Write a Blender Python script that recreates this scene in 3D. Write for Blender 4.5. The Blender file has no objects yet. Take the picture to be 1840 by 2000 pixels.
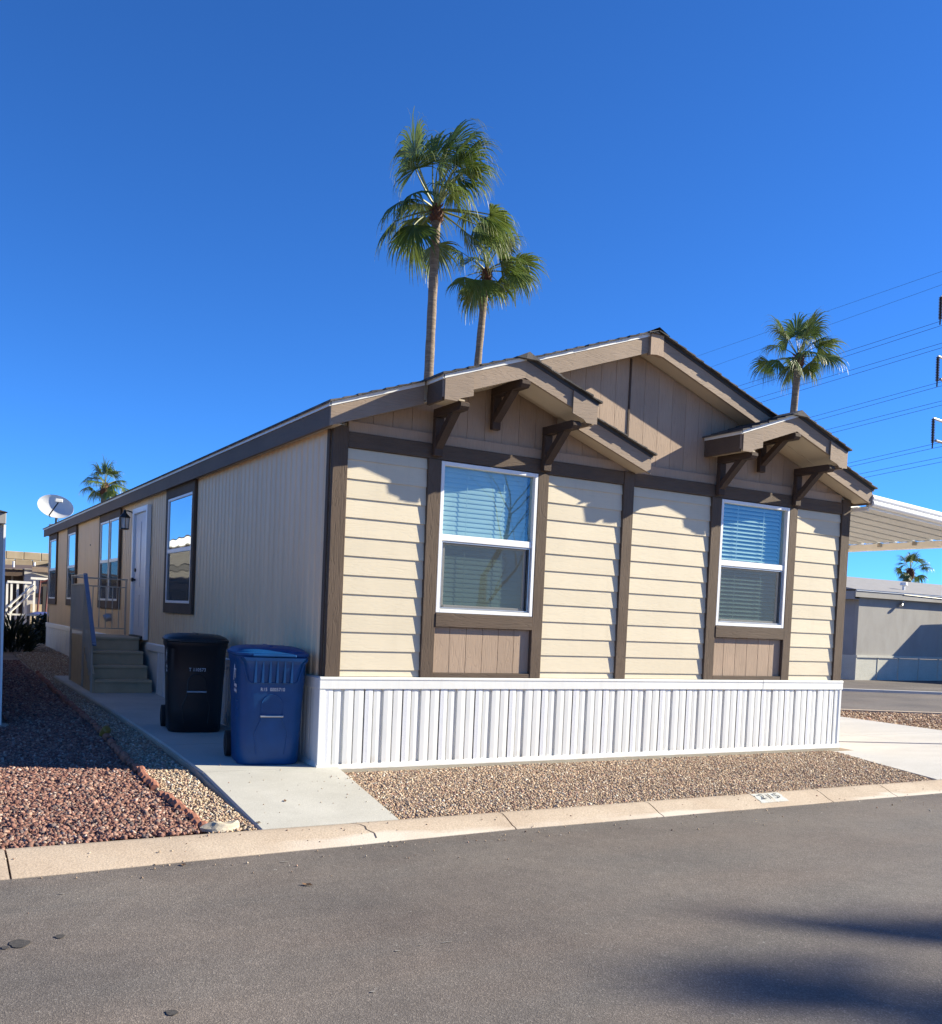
import bpy, bmesh, math, random
import numpy as np
from mathutils import Vector, Matrix
random.seed(7); rng = np.random.default_rng(11)
scene = bpy.context.scene
COL = scene.collection

# ------------------------------------------------------------------ camera, light, exposure
CAM = Vector((-3.4023, -8.5009, 1.4727)); YAW, PITCH, ROLL, FPX, CYP = 0.5307, -0.041, 0.0438, 1906.3, 1285.24
def cam_axes():
    F = Vector((math.sin(YAW)*math.cos(PITCH), math.cos(YAW)*math.cos(PITCH), math.sin(PITCH)))
    R = Vector((math.cos(YAW), -math.sin(YAW), 0)); U = R.cross(F)
    c, s = math.cos(ROLL), math.sin(ROLL)
    return c*R+s*U, -s*R+c*U, F
cR, cU, cF = cam_axes()
cam = bpy.data.cameras.new('camera'); camo = bpy.data.objects.new('camera', cam); COL.objects.link(camo)
cam.sensor_fit = 'VERTICAL'; cam.sensor_height = 36; cam.lens = FPX/2000*36
cam.shift_y = (CYP-1000)/2000; cam.clip_end = 3000; cam.clip_start = .05
M = Matrix(((cR.x, cU.x, -cF.x, CAM.x), (cR.y, cU.y, -cF.y, CAM.y), (cR.z, cU.z, -cF.z, CAM.z), (0, 0, 0, 1)))
camo.matrix_world = M; scene.camera = camo

SUN = Vector((2.84, -1.0, 1.52)).normalized()          # towards the sun
SUN_EL = math.asin(SUN.z); SUN_AZ = math.atan2(SUN.x, SUN.y)
world = bpy.data.worlds.new('World'); scene.world = world; world.use_nodes = True
wn = world.node_tree; bg = wn.nodes['Background']
sky = wn.nodes.new('ShaderNodeTexSky'); sky.sky_type = 'NISHITA'; sky.sun_disc = False
sky.sun_elevation = SUN_EL; sky.sun_rotation = SUN_AZ
sky.altitude = 1500; sky.air_density = 0.8; sky.dust_density = 0.0; sky.ozone_density = 6.0
tint = wn.nodes.new('ShaderNodeMix'); tint.data_type = 'RGBA'; tint.blend_type = 'MULTIPLY'; tint.inputs[0].default_value = 1.0
tint.inputs[7].default_value = (.42, .87, 1.30, 1)      # clear dry desert air: deep, saturated blue
wn.links.new(sky.outputs[0], tint.inputs[6]); wn.links.new(tint.outputs[2], bg.inputs[0]); bg.inputs[1].default_value = 0.073
sl = bpy.data.lights.new('sun', 'SUN'); sl.energy = 5.0; sl.angle = math.radians(0.53); sl.color = (1.0, .915, .725)
so = bpy.data.objects.new('sun', sl); COL.objects.link(so); so.location = (30, -20, 30)
so.rotation_euler = SUN.to_track_quat('Z', 'Y').to_euler()
vs = scene.view_settings; vs.view_transform = 'Standard'; vs.look = 'None'; vs.gamma = 1; vs.exposure = 1.23; vs.use_curve_mapping = False

# ------------------------------------------------------------------ materials
MATS = {}
def new_mat(name):
    m = bpy.data.materials.new(name); m.use_nodes = True; nt = m.node_tree
    b = nt.nodes['Principled BSDF']; MATS[name] = m
    return m, nt, b
def ramp(nt, fac, stops):
    r = nt.nodes.new('ShaderNodeValToRGB'); cr = r.color_ramp
    while len(cr.elements) < len(stops): cr.elements.new(.5)
    for e, (p, c) in zip(cr.elements, stops):
        e.position = p; e.color = (c[0], c[1], c[2], 1) if len(c) == 3 else c
    nt.links.new(fac, r.inputs[0]); return r.outputs[0]
def pos_scaled(nt, scale):
    g = nt.nodes.new('ShaderNodeNewGeometry'); mp = nt.nodes.new('ShaderNodeMapping'); mp.inputs['Scale'].default_value = scale
    nt.links.new(g.outputs['Position'], mp.inputs[0]); return mp.outputs[0]
def noise(nt, vec, scale=5, detail=4, rough=.55, dist=0):
    n = nt.nodes.new('ShaderNodeTexNoise'); n.inputs['Scale'].default_value = scale; n.inputs['Detail'].default_value = detail
    n.inputs['Roughness'].default_value = rough; n.inputs['Distortion'].default_value = dist
    nt.links.new(vec, n.inputs['Vector']); return n.outputs['Fac']
def mixc(nt, a, b, fac, mode='MIX'):
    x = nt.nodes.new('ShaderNodeMix'); x.data_type = 'RGBA'; x.blend_type = mode
    for i, v in ((6, a), (7, b), (0, fac)):
        if isinstance(v, (int, float)): x.inputs[i].default_value = v
        elif isinstance(v, tuple): x.inputs[i].default_value = (*v[:3], 1)
        else: nt.links.new(v, x.inputs[i])
    return x.outputs[2]
def math_node(nt, op, a, b=None):
    x = nt.nodes.new('ShaderNodeMath'); x.operation = op
    for i, v in ((0, a), (1, b)):
        if v is None: continue
        if isinstance(v, (int, float)): x.inputs[i].default_value = v
        else: nt.links.new(v, x.inputs[i])
    return x.outputs[0]
def bump(nt, b, h, strength=.3, dist=.01):
    n = nt.nodes.new('ShaderNodeBump'); n.inputs['Strength'].default_value = strength; n.inputs['Distance'].default_value = dist
    nt.links.new(h, n.inputs['Height']); nt.links.new(n.outputs[0], b.inputs['Normal'])
def sc(c, k): return tuple(min(1, v*k) for v in c)

def mat_plain(name, col, rough=.6, metal=0, var=.12, scale=3, bumpy=0, spec=None, stretch=(1, 1, 1)):
    m, nt, b = new_mat(name); v = pos_scaled(nt, stretch)
    f = noise(nt, v, scale, 5)
    c = ramp(nt, f, [(.3, sc(col, 1-var)), (.7, sc(col, 1+var))])
    nt.links.new(c, b.inputs['Base Color']); b.inputs['Roughness'].default_value = rough; b.inputs['Metallic'].default_value = metal
    if spec is not None: b.inputs['Specular IOR Level'].default_value = spec
    if bumpy: bump(nt, b, noise(nt, pos_scaled(nt, (1, 1, 1)), 180, 3), bumpy, .003)
    return m
def mat_wood(name, col, along='x', var=.16, grain=.35, rough=.75, dark=.55):
    """painted rough-sawn / embossed board: grain lines run along the given axis"""
    m, nt, b = new_mat(name)
    s = {'x': (1.2, 14, 14), 'y': (14, 1.2, 14), 'z': (14, 14, 1.2)}[along]
    v = pos_scaled(nt, s)
    w = nt.nodes.new('ShaderNodeTexNoise'); w.inputs['Scale'].default_value = 1.1; w.inputs['Detail'].default_value = 2; w.inputs['Distortion'].default_value = .6
    nt.links.new(v, w.inputs['Vector'])
    rings = math_node(nt, 'FRACT', math_node(nt, 'MULTIPLY', w.outputs['Fac'], 9.0))
    rr = ramp(nt, rings, [(0, (0, 0, 0)), (.12, (.75,)*3), (.8, (1, 1, 1)), (1, (.15,)*3)])
    fine = noise(nt, pos_scaled(nt, {'x': (6, 160, 160), 'y': (160, 6, 160), 'z': (160, 160, 6)}[along]), 1, 4, .65)
    big = noise(nt, pos_scaled(nt, (1, 1, 1)), 1.3, 4)
    base = ramp(nt, big, [(.3, sc(col, 1-var*.6)), (.7, sc(col, 1+var*.5))])
    oi = nt.nodes.new('ShaderNodeObjectInfo')
    base = mixc(nt, base, ramp(nt, oi.outputs['Random'], [(0, (.945, .94, .935)), (1, (1.04, 1.035, 1.03))]), 1.0, 'MULTIPLY')
    stk = noise(nt, pos_scaled(nt, (9, 9, .8)), 1, 5, .65)
    base = mixc(nt, base, sc(col, .72), math_node(nt, 'MULTIPLY', ramp(nt, stk, [(.54, (0, 0, 0)), (.8, (1, 1, 1))]), .28))
    base = mixc(nt, base, sc(col, dark), math_node(nt, 'MULTIPLY', math_node(nt, 'SUBTRACT', 1.0, rr), var*1.5))
    base = mixc(nt, base, sc(col, dark), math_node(nt, 'MULTIPLY', ramp(nt, fine, [(.42, (0, 0, 0)), (.75, (1, 1, 1))]), var*1.6))
    nt.links.new(base, b.inputs['Base Color']); b.inputs['Roughness'].default_value = rough; b.inputs['Specular IOR Level'].default_value = .25
    h = mixc(nt, rr, fine, .5)
    bump(nt, b, h, grain, .004)
    return m
def dirt_top(nt, col, amount): return col

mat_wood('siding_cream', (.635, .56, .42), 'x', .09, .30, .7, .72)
mat_wood('trim_brown_v', (.115, .082, .060), 'z', .30, .7)
mat_wood('trim_brown_h', (.115, .082, .060), 'x', .30, .7)
mat_wood('fascia_tan', (.32, .245, .185), 'x', .22, .55)
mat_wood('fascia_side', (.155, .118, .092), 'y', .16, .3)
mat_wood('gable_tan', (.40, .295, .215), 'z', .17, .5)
mat_wood('bracket_brown', (.075, .050, .038), 'y', .3, .5)
mat_plain('soffit_cream', (.50, .42, .31), .75, 0, .06, 2)
mat_plain('white_vinyl', (.80, .80, .79), .38, 0, .03, 2, .02)
mat_plain('pan_white', (.50, .52, .54), .5, 0, .05, 2)
mat_plain('white_frame', (.80, .80, .79), .42, 0, .03, 4)
mat_plain('metal_siding', (.76, .56, .35), .5, 0, .06, 1.2, stretch=(1, 3, .4))
mat_plain('drip_white', (.78, .78, .76), .4, 0, .05, 6)
mat_plain('drip_shaded', (.035, .035, .038), .6, 0, .1, 6)  # white drip edge with shade painted into its colour, for right-hand slopes
mat_plain('dark_room', (.05, .05, .05), .9)
mat_plain('blind_white', (.62, .63, .60), .55, 0, .05, 3)
mat_plain('door_white', (.62, .64, .68), .42, 0, .04, 3)
mat_plain('steel', (.45, .45, .46), .35, .8, .1, 10)
mat_plain('black_metal', (.016, .016, .017), .45, 0, .2, 10)
mat_plain('steps_paint', (.50, .385, .24), .7, 0, .10, 6, .15)
mat_plain('rail_paint', (.46, .41, .33), .45, 0, .06, 6)
mat_plain('rail_blue', (.17, .21, .30), .45, 0, .1, 8)
mat_plain('plastic_blue', (.001, .050, .170), .46, 0, .15, 5, .12, .35)
mat_plain('plastic_black', (.006, .006, .008), .42, 0, .2, 5, .12)
mat_plain('rubber', (.012, .012, .012), .8, 0, .2, 12)
mat_plain('print_white', (.62, .63, .64), .7, 0, .15, 60)
mat_plain('dish_white', (.66, .66, .64), .4, 0, .05, 4)
mat_plain('brick_edge', (.30, .125, .080), .85, 0, .25, 14, .5)
mat_plain('rock_pale', (.40, .35, .27), .9, 0, .3, 12, .6)
mat_plain('leaf_dry', (.17, .09, .04), .8, 0, .3, 40)
mat_plain('hose_dark', (.01, .013, .03), .5)
mat_plain('fixture_yellow', (.30, .17, .03), .5)
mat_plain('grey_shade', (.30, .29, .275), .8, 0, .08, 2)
mat_plain('pole_grey', (.36, .34, .33), .7, 0, .06, .6)
mat_plain('insulator', (.045, .045, .055), .35)
mat_plain('wire', (.025, .028, .035), .6)
mat_plain('roof_brown', (.10, .065, .05), .9, 0, .2, 8)
mat_plain('shed_cream', (.50, .47, .42), .75, 0, .08, 2)
mat_plain('rail_white', (.80, .78, .72), .6)
mat_plain('rail_red', (.12, .03, .03), .6)
mat_plain('tarp_blue', (.05, .07, .22), .6)
mat_plain('block_tan', (.42, .335, .215), .95, 0, .18, 1.5, .3)
mat_plain('block_dark', (.30, .235, .15), .95, 0, .2, 1.5, .3)
mat_plain('tree_bark', (.17, .15, .09), .9, 0, .3, 6)
mat_plain('kerb_crack', (.07, .055, .045), .95)
mat_plain('curb_ink', (.07, .075, .08), .8, 0, .3, 40)
mat_plain('stain_white', (.62, .60, .56), .85, 0, .1, 20)

# white vinyl with dust splashed up from the gravel and faint streaks
m, nt, b = new_mat('skirt_vinyl'); v = pos_scaled(nt, (1, 1, 1))
f = noise(nt, pos_scaled(nt, (1, 1, 1)), 2, 5); base = ramp(nt, f, [(.3, (.70, .70, .665)), (.7, (.75, .75, .715))])
sx = nt.nodes.new('ShaderNodeSeparateXYZ'); nt.links.new(v, sx.inputs[0])
sp = math_node(nt, 'ADD', math_node(nt, 'MULTIPLY', sx.outputs[2], -2.8), math_node(nt, 'MULTIPLY', noise(nt, v, 6, 6, .7), 1.55))
base = mixc(nt, base, (.50, .42, .33), math_node(nt, 'MULTIPLY', ramp(nt, sp, [(.52, (0, 0, 0)), (.95, (1, 1, 1))]), .45))
st = noise(nt, pos_scaled(nt, (22, 22, .7)), 1, 5, .6)
base = mixc(nt, base, (.55, .53, .49), math_node(nt, 'MULTIPLY', ramp(nt, st, [(.56, (0, 0, 0)), (.8, (1, 1, 1))]), .35))
nt.links.new(base, b.inputs['Base Color']); b.inputs['Roughness'].default_value = .42
bump(nt, b, noise(nt, pos_scaled(nt, (3, 3, 1.2)), 3, 2), .15, .01)
# skirting vent strip: small diamond perforations
m, nt, b = new_mat('vent_strip'); v = pos_scaled(nt, (1, 1, 1))
w = nt.nodes.new('ShaderNodeTexVoronoi'); w.inputs['Scale'].default_value = 95; w.inputs['Randomness'].default_value = .12; nt.links.new(v, w.inputs['Vector'])
c = ramp(nt, w.outputs['Distance'], [(.20, (.34, .36, .39)), (.42, (.76, .765, .77))])
nt.links.new(c, b.inputs['Base Color']); b.inputs['Roughness'].default_value = .45
bump(nt, b, w.outputs['Distance'], .5, .004)

# asphalt
m, nt, b = new_mat('asphalt'); v = pos_scaled(nt, (1, 1, 1))
agg = nt.nodes.new('ShaderNodeTexVoronoi'); agg.inputs['Scale'].default_value = 165; nt.links.new(v, agg.inputs['Vector'])
sep = nt.nodes.new('ShaderNodeSeparateColor'); nt.links.new(agg.outputs['Color'], sep.inputs[0])
base = ramp(nt, sep.outputs[0], [(0, (.104, .095, .088)), (.55, (.134, .123, .113)), (.9, (.168, .155, .142)), (1, (.235, .215, .195))])
big = noise(nt, v, .55, 6, .6)
warm = noise(nt, pos_scaled(nt, (.5, 1.6, 1)), .9, 4)
base = mixc(nt, base, ramp(nt, big, [(.32, (.74, .74, .76)), (.7, (1.16, 1.15, 1.13))]), 1.0, 'MULTIPLY')
base = mixc(nt, base, ramp(nt, warm, [(.35, (1, 1, 1)), (.75, (1.12, 1.03, .98))]), 1.0, 'MULTIPLY')
lane = noise(nt, pos_scaled(nt, (.05, 1.1, 1)), 1.0, 3, .5, .3)          # long wear bands along the street
base = mixc(nt, base, ramp(nt, lane, [(.35, (.88, .88, .89)), (.65, (1.10, 1.09, 1.07))]), 1.0, 'MULTIPLY')
grit = noise(nt, v, 9, 5, .7)
base = mixc(nt, base, ramp(nt, grit, [(.3, (.90, .90, .90)), (.7, (1.10, 1.10, 1.10))]), 1.0, 'MULTIPLY')
fleck = noise(nt, v, 34, 2, .4)
base = mixc(nt, base, (.24, .23, .21), ramp(nt, fleck, [(.745, (0, 0, 0)), (.78, (1, 1, 1))]))
nt.links.new(base, b.inputs['Base Color']); b.inputs['Roughness'].default_value = .82; b.inputs['Specular IOR Level'].default_value = .3
bump(nt, b, mixc(nt, agg.outputs['Distance'], noise(nt, v, 70, 3), .5), .6, .005)

def mat_concrete(name, c1, c2, stain, fine=130, bstr=.25, stretch=(1, 1, 1), stainamt=.5):
    m, nt, b = new_mat(name); v = pos_scaled(nt, (1, 1, 1))
    f = noise(nt, pos_scaled(nt, stretch), 1.7, 7, .62, .4)
    base = ramp(nt, f, [(.28, c1), (.72, c2)])
    st = noise(nt, pos_scaled(nt, stretch), .8, 6, .7, .8)
    base = mixc(nt, base, stain, math_node(nt, 'MULTIPLY', ramp(nt, st, [(.5, (0, 0, 0)), (.72, (1, 1, 1))]), stainamt))
    g = noise(nt, v, fine, 3, .6)
    base = mixc(nt, base, ramp(nt, g, [(.3, (.80,)*3), (.7, (1.12,)*3)]), 1.0, 'MULTIPLY')
    nt.links.new(base, b.inputs['Base Color']); b.inputs['Roughness'].default_value = .85; b.inputs['Specular IOR Level'].default_value = .2
    bump(nt, b, g, bstr, .004)
mat_concrete('concrete_walk', (.43, .42, .375), (.52, .51, .46), (.40, .38, .33))
mat_concrete('concrete_drive', (.47, .46, .44), (.54, .53, .51), (.42, .41, .39), stretch=(.4, 1.4, 1))
mat_concrete('concrete_side', (.34, .31, .24), (.42, .38, .30), (.26, .23, .18))
mat_concrete('kerb_concrete', (.41, .325, .245), (.49, .41, .32), (.33, .265, .205), 75, .55, stainamt=.7)
nt = MATS['kerb_concrete'].node_tree; b = nt.nodes['Principled BSDF']; old = b.inputs['Base Color'].links[0].from_socket
sx = nt.nodes.new('ShaderNodeSeparateXYZ'); nt.links.new(pos_scaled(nt, (1, 1, 1)), sx.inputs[0])
edge_ = math_node(nt, 'ADD', math_node(nt, 'MULTIPLY', math_node(nt, 'ADD', sx.outputs[1], 2.20), -5.0), math_node(nt, 'MULTIPLY', noise(nt, pos_scaled(nt, (1.1, 7, 1)), 1.0, 5, .6, .5), 1.3))
c = mixc(nt, old, (.60, .555, .49), math_node(nt, 'MULTIPLY', ramp(nt, edge_, [(.80, (0, 0, 0)), (1.0, (1, 1, 1))]), math_node(nt, 'MULTIPLY', ramp(nt, noise(nt, pos_scaled(nt, (.55, .2, 1)), 1.0, 3, .5), [(.48, (0, 0, 0)), (.62, (1, 1, 1))]), .6)))
pit = noise(nt, pos_scaled(nt, (1, 1, 1)), 24, 3, .5)
c = mixc(nt, c, (.17, .125, .095), math_node(nt, 'MULTIPLY', ramp(nt, pit, [(.70, (0, 0, 0)), (.76, (1, 1, 1))]), .6))
nt.links.new(c, b.inputs['Base Color'])
mat_concrete('curb_paint', (.46, .47, .44), (.56, .57, .54), (.42, .36, .28), 90, .3, (6, 6, 6), .9)
mat_concrete('stucco_grey', (.30, .285, .26), (.37, .355, .325), (.42, .41, .38), 60, .3, (1, 1, .35), .5)
mat_concrete('skirt_pale', (.48, .47, .40), (.55, .54, .47), (.44, .43, .37), 60, .1)
mat_concrete('soil', (.23, .175, .125), (.33, .26, .19), (.20, .15, .11), 60, .6)
mat_concrete('soil_red', (.14, .085, .07), (.20, .12, .09), (.10, .06, .05), 60, .6)

# gravel: colour comes from a per-stone attribute
def mat_stone(name, rough=.85):
    m, nt, b = new_mat(name); a = nt.nodes.new('ShaderNodeAttribute'); a.attribute_name = 'stone_colour'
    g = noise(nt, pos_scaled(nt, (1, 1, 1)), 160, 3)
    c = mixc(nt, a.outputs['Color'], ramp(nt, g, [(.3, (.78,)*3), (.7, (1.2,)*3)]), 1.0, 'MULTIPLY')
    nt.links.new(c, b.inputs['Base Color']); b.inputs['Roughness'].default_value = rough; b.inputs['Specular IOR Level'].default_value = .25
mat_stone('stones')

# shingles
m, nt, b = new_mat('shingle'); v = pos_scaled(nt, (1, 1, 1))
br = nt.nodes.new('ShaderNodeTexVoronoi'); br.inputs['Scale'].default_value = 7; nt.links.new(pos_scaled(nt, (1, 1, .3)), br.inputs['Vector'])
sep = nt.nodes.new('ShaderNodeSeparateColor'); nt.links.new(br.outputs['Color'], sep.inputs[0])
c = ramp(nt, sep.outputs[0], [(0, (.045, .042, .042)), (.6, (.075, .070, .067)), (1, (.12, .108, .10))])
g = noise(nt, v, 220, 2)
c = mixc(nt, c, ramp(nt, g, [(.3, (.7,)*3), (.7, (1.35,)*3)]), 1.0, 'MULTIPLY')
nt.links.new(c, b.inputs['Base Color']); b.inputs['Roughness'].default_value = .95; bump(nt, b, g, .5, .004)
m, nt, b = new_mat('shingle_grey'); v = pos_scaled(nt, (1, 1, 1))
g = noise(nt, pos_scaled(nt, (1, 1, 1)), 5, 5, .7)
c = ramp(nt, g, [(.3, (.21, .205, .21)), (.7, (.30, .295, .30))]); nt.links.new(c, b.inputs['Base Color']); b.inputs['Roughness'].default_value = .95

# window glass: coated pane, part mirror, part see-through; faint waviness of the sheet
def mat_glass(name, refl, tint, wav=.0, wscale=1.2, rtint=(1, 1, 1)):
    m, nt, b = new_mat(name); nt.nodes.remove(b)
    out = nt.nodes['Material Output']
    gl = nt.nodes.new('ShaderNodeBsdfGlossy'); gl.inputs['Roughness'].default_value = .01; gl.inputs['Color'].default_value = (*rtint, 1)
    tr = nt.nodes.new('ShaderNodeBsdfTransparent'); tr.inputs['Color'].default_value = (*tint, 1)
    lw = nt.nodes.new('ShaderNodeLayerWeight'); lw.inputs['Blend'].default_value = .5
    k = math_node(nt, 'ADD', math_node(nt, 'MULTIPLY', math_node(nt, 'POWER', lw.outputs['Facing'], 5.0), 1.0-refl), refl)
    mx = nt.nodes.new('ShaderNodeMixShader'); nt.links.new(k, mx.inputs[0]); nt.links.new(tr.outputs[0], mx.inputs[1]); nt.links.new(gl.outputs[0], mx.inputs[2])
    nt.links.new(mx.outputs[0], out.inputs[0])
    if wav:
        bn = nt.nodes.new('ShaderNodeBump'); bn.inputs['Strength'].default_value = wav; bn.inputs['Distance'].default_value = .02
        nt.links.new(noise(nt, pos_scaled(nt, (1, 1, 1)), wscale, 1), bn.inputs['Height'])
        nt.links.new(bn.outputs[0], gl.inputs['Normal']); nt.links.new(bn.outputs[0], lw.inputs['Normal'])
    return m
mat_glass('glass_front', .16, (.62, .77, .75), .05, 1.5, (.86, .92, .96))
mat_glass('glass_side', .55, (.25, .28, .28), .25, 1.6, (.90, .95, 1.0))
m, nt, b = new_mat('insect_screen'); out = nt.nodes['Material Output']
b.inputs['Base Color'].default_value = (.022, .026, .026, 1); b.inputs['Roughness'].default_value = .8
tr = nt.nodes.new('ShaderNodeBsdfTransparent'); mx = nt.nodes.new('ShaderNodeMixShader'); mx.inputs[0].default_value = .55
nt.links.new(tr.outputs[0], mx.inputs[1]); nt.links.new(b.outputs[0], mx.inputs[2]); nt.links.new(mx.outputs[0], out.inputs[0])
m, nt, b = new_mat('lamp_glass'); out = nt.nodes['Material Output']
b.inputs['Base Color'].default_value = (.75, .75, .74, 1); b.inputs['Roughness'].default_value = .12
tr = nt.nodes.new('ShaderNodeBsdfTransparent'); mx = nt.nodes.new('ShaderNodeMixShader'); mx.inputs[0].default_value = .45
nt.links.new(tr.outputs[0], mx.inputs[1]); nt.links.new(b.outputs[0], mx.inputs[2]); nt.links.new(mx.outputs[0], out.inputs[0])

# palms and leaves
def mat_leaf(name, c1, c2, tips=None):
    m, nt, b = new_mat(name); oi = nt.nodes.new('ShaderNodeObjectInfo')
    g = noise(nt, pos_scaled(nt, (1, 1, 1)), 2.2, 3)
    c = ramp(nt, math_node(nt, 'ADD', math_node(nt, 'MULTIPLY', g, .6), math_node(nt, 'MULTIPLY', oi.outputs['Random'], .4)), [(.25, c1), (.75, c2)])
    if tips:
        a = nt.nodes.new('ShaderNodeAttribute'); a.attribute_name = 'tip'
        c = mixc(nt, c, tips, math_node(nt, 'MULTIPLY', a.outputs['Fac'], .8))
    nt.links.new(c, b.inputs['Base Color']); b.inputs['Roughness'].default_value = .42; b.inputs['Specular IOR Level'].default_value = .55
    out = nt.nodes['Material Output']; tl = nt.nodes.new('ShaderNodeBsdfTranslucent'); nt.links.new(c, tl.inputs[0])
    mx = nt.nodes.new('ShaderNodeMixShader'); mx.inputs[0].default_value = .28
    nt.links.new(b.outputs[0], mx.inputs[1]); nt.links.new(tl.outputs[0], mx.inputs[2]); nt.links.new(mx.outputs[0], out.inputs[0])
mat_leaf('palm_leaf', (.058, .105, .020), (.150, .200, .042), (.38, .32, .13))
mat_leaf('bush_leaf', (.020, .028, .014), (.055, .060, .028))
m, nt, b = new_mat('palm_trunk'); v = pos_scaled(nt, (1, 1, 1))
g = noise(nt, pos_scaled(nt, (3, 3, 9)), 1.5, 6, .7)
c = ramp(nt, g, [(.25, (.10, .075, .055)), (.5, (.20, .155, .115)), (.75, (.30, .245, .19))])
rg = noise(nt, pos_scaled(nt, (1.2, 1.2, 26)), 1, 4, .6)
c = mixc(nt, c, ramp(nt, rg, [(.35, (.72, .70, .68)), (.65, (1.15, 1.14, 1.12))]), 1.0, 'MULTIPLY')
nt.links.new(c, b.inputs['Base Color']); b.inputs['Roughness'].default_value = .9; bump(nt, b, mixc(nt, g, rg, .5), .9, .03)
mat_plain('palm_boot', (.115, .050, .030), .85, 0, .4, 7)
mat_plain('palm_stalk', (.15, .17, .05), .5, 0, .2, 5)

# ------------------------------------------------------------------ mesh helpers
class MB:
    def __init__(self): self.v = []; self.f = []; self.mi = []
    def add(self, vs, fs, mi=0):
        o = len(self.v); self.v += [tuple(p) for p in vs]
        for f in fs: self.f.append(tuple(i+o for i in f)); self.mi.append(mi)
        return self
    def box(self, x0, x1, y0, y1, z0, z1, mi=0, c=0):
        if x0 > x1: x0, x1 = x1, x0
        if y0 > y1: y0, y1 = y1, y0
        if z0 > z1: z0, z1 = z1, z0
        if c <= 0:
            vs = [(x0, y0, z0), (x1, y0, z0), (x1, y1, z0), (x0, y1, z0), (x0, y0, z1), (x1, y0, z1), (x1, y1, z1), (x0, y1, z1)]
            return self.add(vs, [(0, 3, 2, 1), (4, 5, 6, 7), (0, 1, 5, 4), (1, 2, 6, 5), (2, 3, 7, 6), (3, 0, 4, 7)], mi)
        c = min(c, .45*min(x1-x0, y1-y0, z1-z0))
        vs = []; X = (x0, x1); Y = (y0, y1); Z = (z0, z1)
        idx = {}
        for i in (0, 1):
            for j in (0, 1):
                for k in (0, 1):
                    sx, sy, sz = (c if i == 0 else -c), (c if j == 0 else -c), (c if k == 0 else -c)
                    for a in range(3):
                        idx[i, j, k, a] = len(vs)
                        vs.append((X[i]+(0 if a == 0 else sx), Y[j]+(0 if a == 1 else sy), Z[k]+(0 if a == 2 else sz)))
        fs = []
        q = [(0, 0), (1, 0), (1, 1), (0, 1)]
        for s in (0, 1):
            fs.append([idx[s, a, b_, 0] for a, b_ in (q if s else q[::-1])])
            fs.append([idx[a, s, b_, 1] for a, b_ in (q[::-1] if s else q)])
            fs.append([idx[a, b_, s, 2] for a, b_ in (q if s else q[::-1])])
        for a in (0, 1):
            for b_ in (0, 1):
                fs.append([idx[0, a, b_, 1], idx[1, a, b_, 1], idx[1, a, b_, 2], idx[0, a, b_, 2]])
                fs.append([idx[a, 0, b_, 0], idx[a, 1, b_, 0], idx[a, 1, b_, 2], idx[a, 0, b_, 2]])
                fs.append([idx[a, b_, 0, 0], idx[a, b_, 1, 0], idx[a, b_, 1, 1], idx[a, b_, 0, 1]])
        for i in (0, 1):
            for j in (0, 1):
                for k in (0, 1): fs.append([idx[i, j, k, a] for a in range(3)])
        return self.add(vs, fs, mi)
    def prism(self, poly, axis, a, b_, mi=0):
        """poly: 2-D points, extruded along axis from a to b. axis y -> (x,z), x -> (y,z), z -> (x,y)"""
        n = len(poly)
        def P(p, t): return {'y': (p[0], t, p[1]), 'x': (t, p[0], p[1]), 'z': (p[0], p[1], t)}[axis]
        vs = [P(p, a) for p in poly]+[P(p, b_) for p in poly]
        fs = [tuple(range(n))[::-1], tuple(range(n, 2*n))]+[(i, (i+1) % n, n+(i+1) % n, n+i) for i in range(n)]
        return self.add(vs, fs, mi)
    def tube(self, pts, r, n=8, mi=0, cap=True):
        pts = [Vector(p) for p in pts]; rs = r if isinstance(r, (list, tuple)) else [r]*len(pts)
        vs = []; prev = None
        for i, p in enumerate(pts):
            d = (pts[min(i+1, len(pts)-1)]-pts[max(i-1, 0)]).normalized()
            if prev is None:
                up = Vector((0, 0, 1)) if abs(d.z) < .9 else Vector((1, 0, 0))
                a = d.cross(up).normalized()
            else:
                a = (prev-d*prev.dot(d)).normalized()
            prev = a; bb = d.cross(a)
            for k in range(n):
                t = 2*math.pi*k/n; vs.append(p+rs[i]*(math.cos(t)*a+math.sin(t)*bb))
        fs = []
        for i in range(len(pts)-1):
            for k in range(n): fs.append((i*n+k, i*n+(k+1) % n, (i+1)*n+(k+1) % n, (i+1)*n+k))
        if cap: fs.append(tuple(range(n))[::-1]); fs.append(tuple(range((len(pts)-1)*n, len(pts)*n)))
        return self.add(vs, fs, mi)
    def loft(self, rings, mi=0, cap=True):
        n = len(rings[0]); vs = [p for r in rings for p in r]; fs = []
        for i in range(len(rings)-1):
            for k in range(n): fs.append((i*n+k, i*n+(k+1) % n, (i+1)*n+(k+1) % n, (i+1)*n+k))
        if cap: fs.append(tuple(range(n))[::-1]); fs.append(tuple(range((len(rings)-1)*n, len(rings)*n)))
        return self.add(vs, fs, mi)
    def mesh(self, name, mats, smooth=False):
        me = bpy.data.meshes.new(name); me.from_pydata(self.v, [], self.f)
        for mm in (mats if isinstance(mats, (list, tuple)) else [mats]): me.materials.append(MATS[mm])
        if any(self.mi): me.polygons.foreach_set('material_index', self.mi)
        bm = bmesh.new(); bm.from_mesh(me); bmesh.ops.recalc_face_normals(bm, faces=bm.faces); bm.to_mesh(me); bm.free()
        if smooth:
            me.polygons.foreach_set('use_smooth', [True]*len(me.polygons))
            me.set_sharp_from_angle(angle=math.radians(38))
        me.update(); return me
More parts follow.
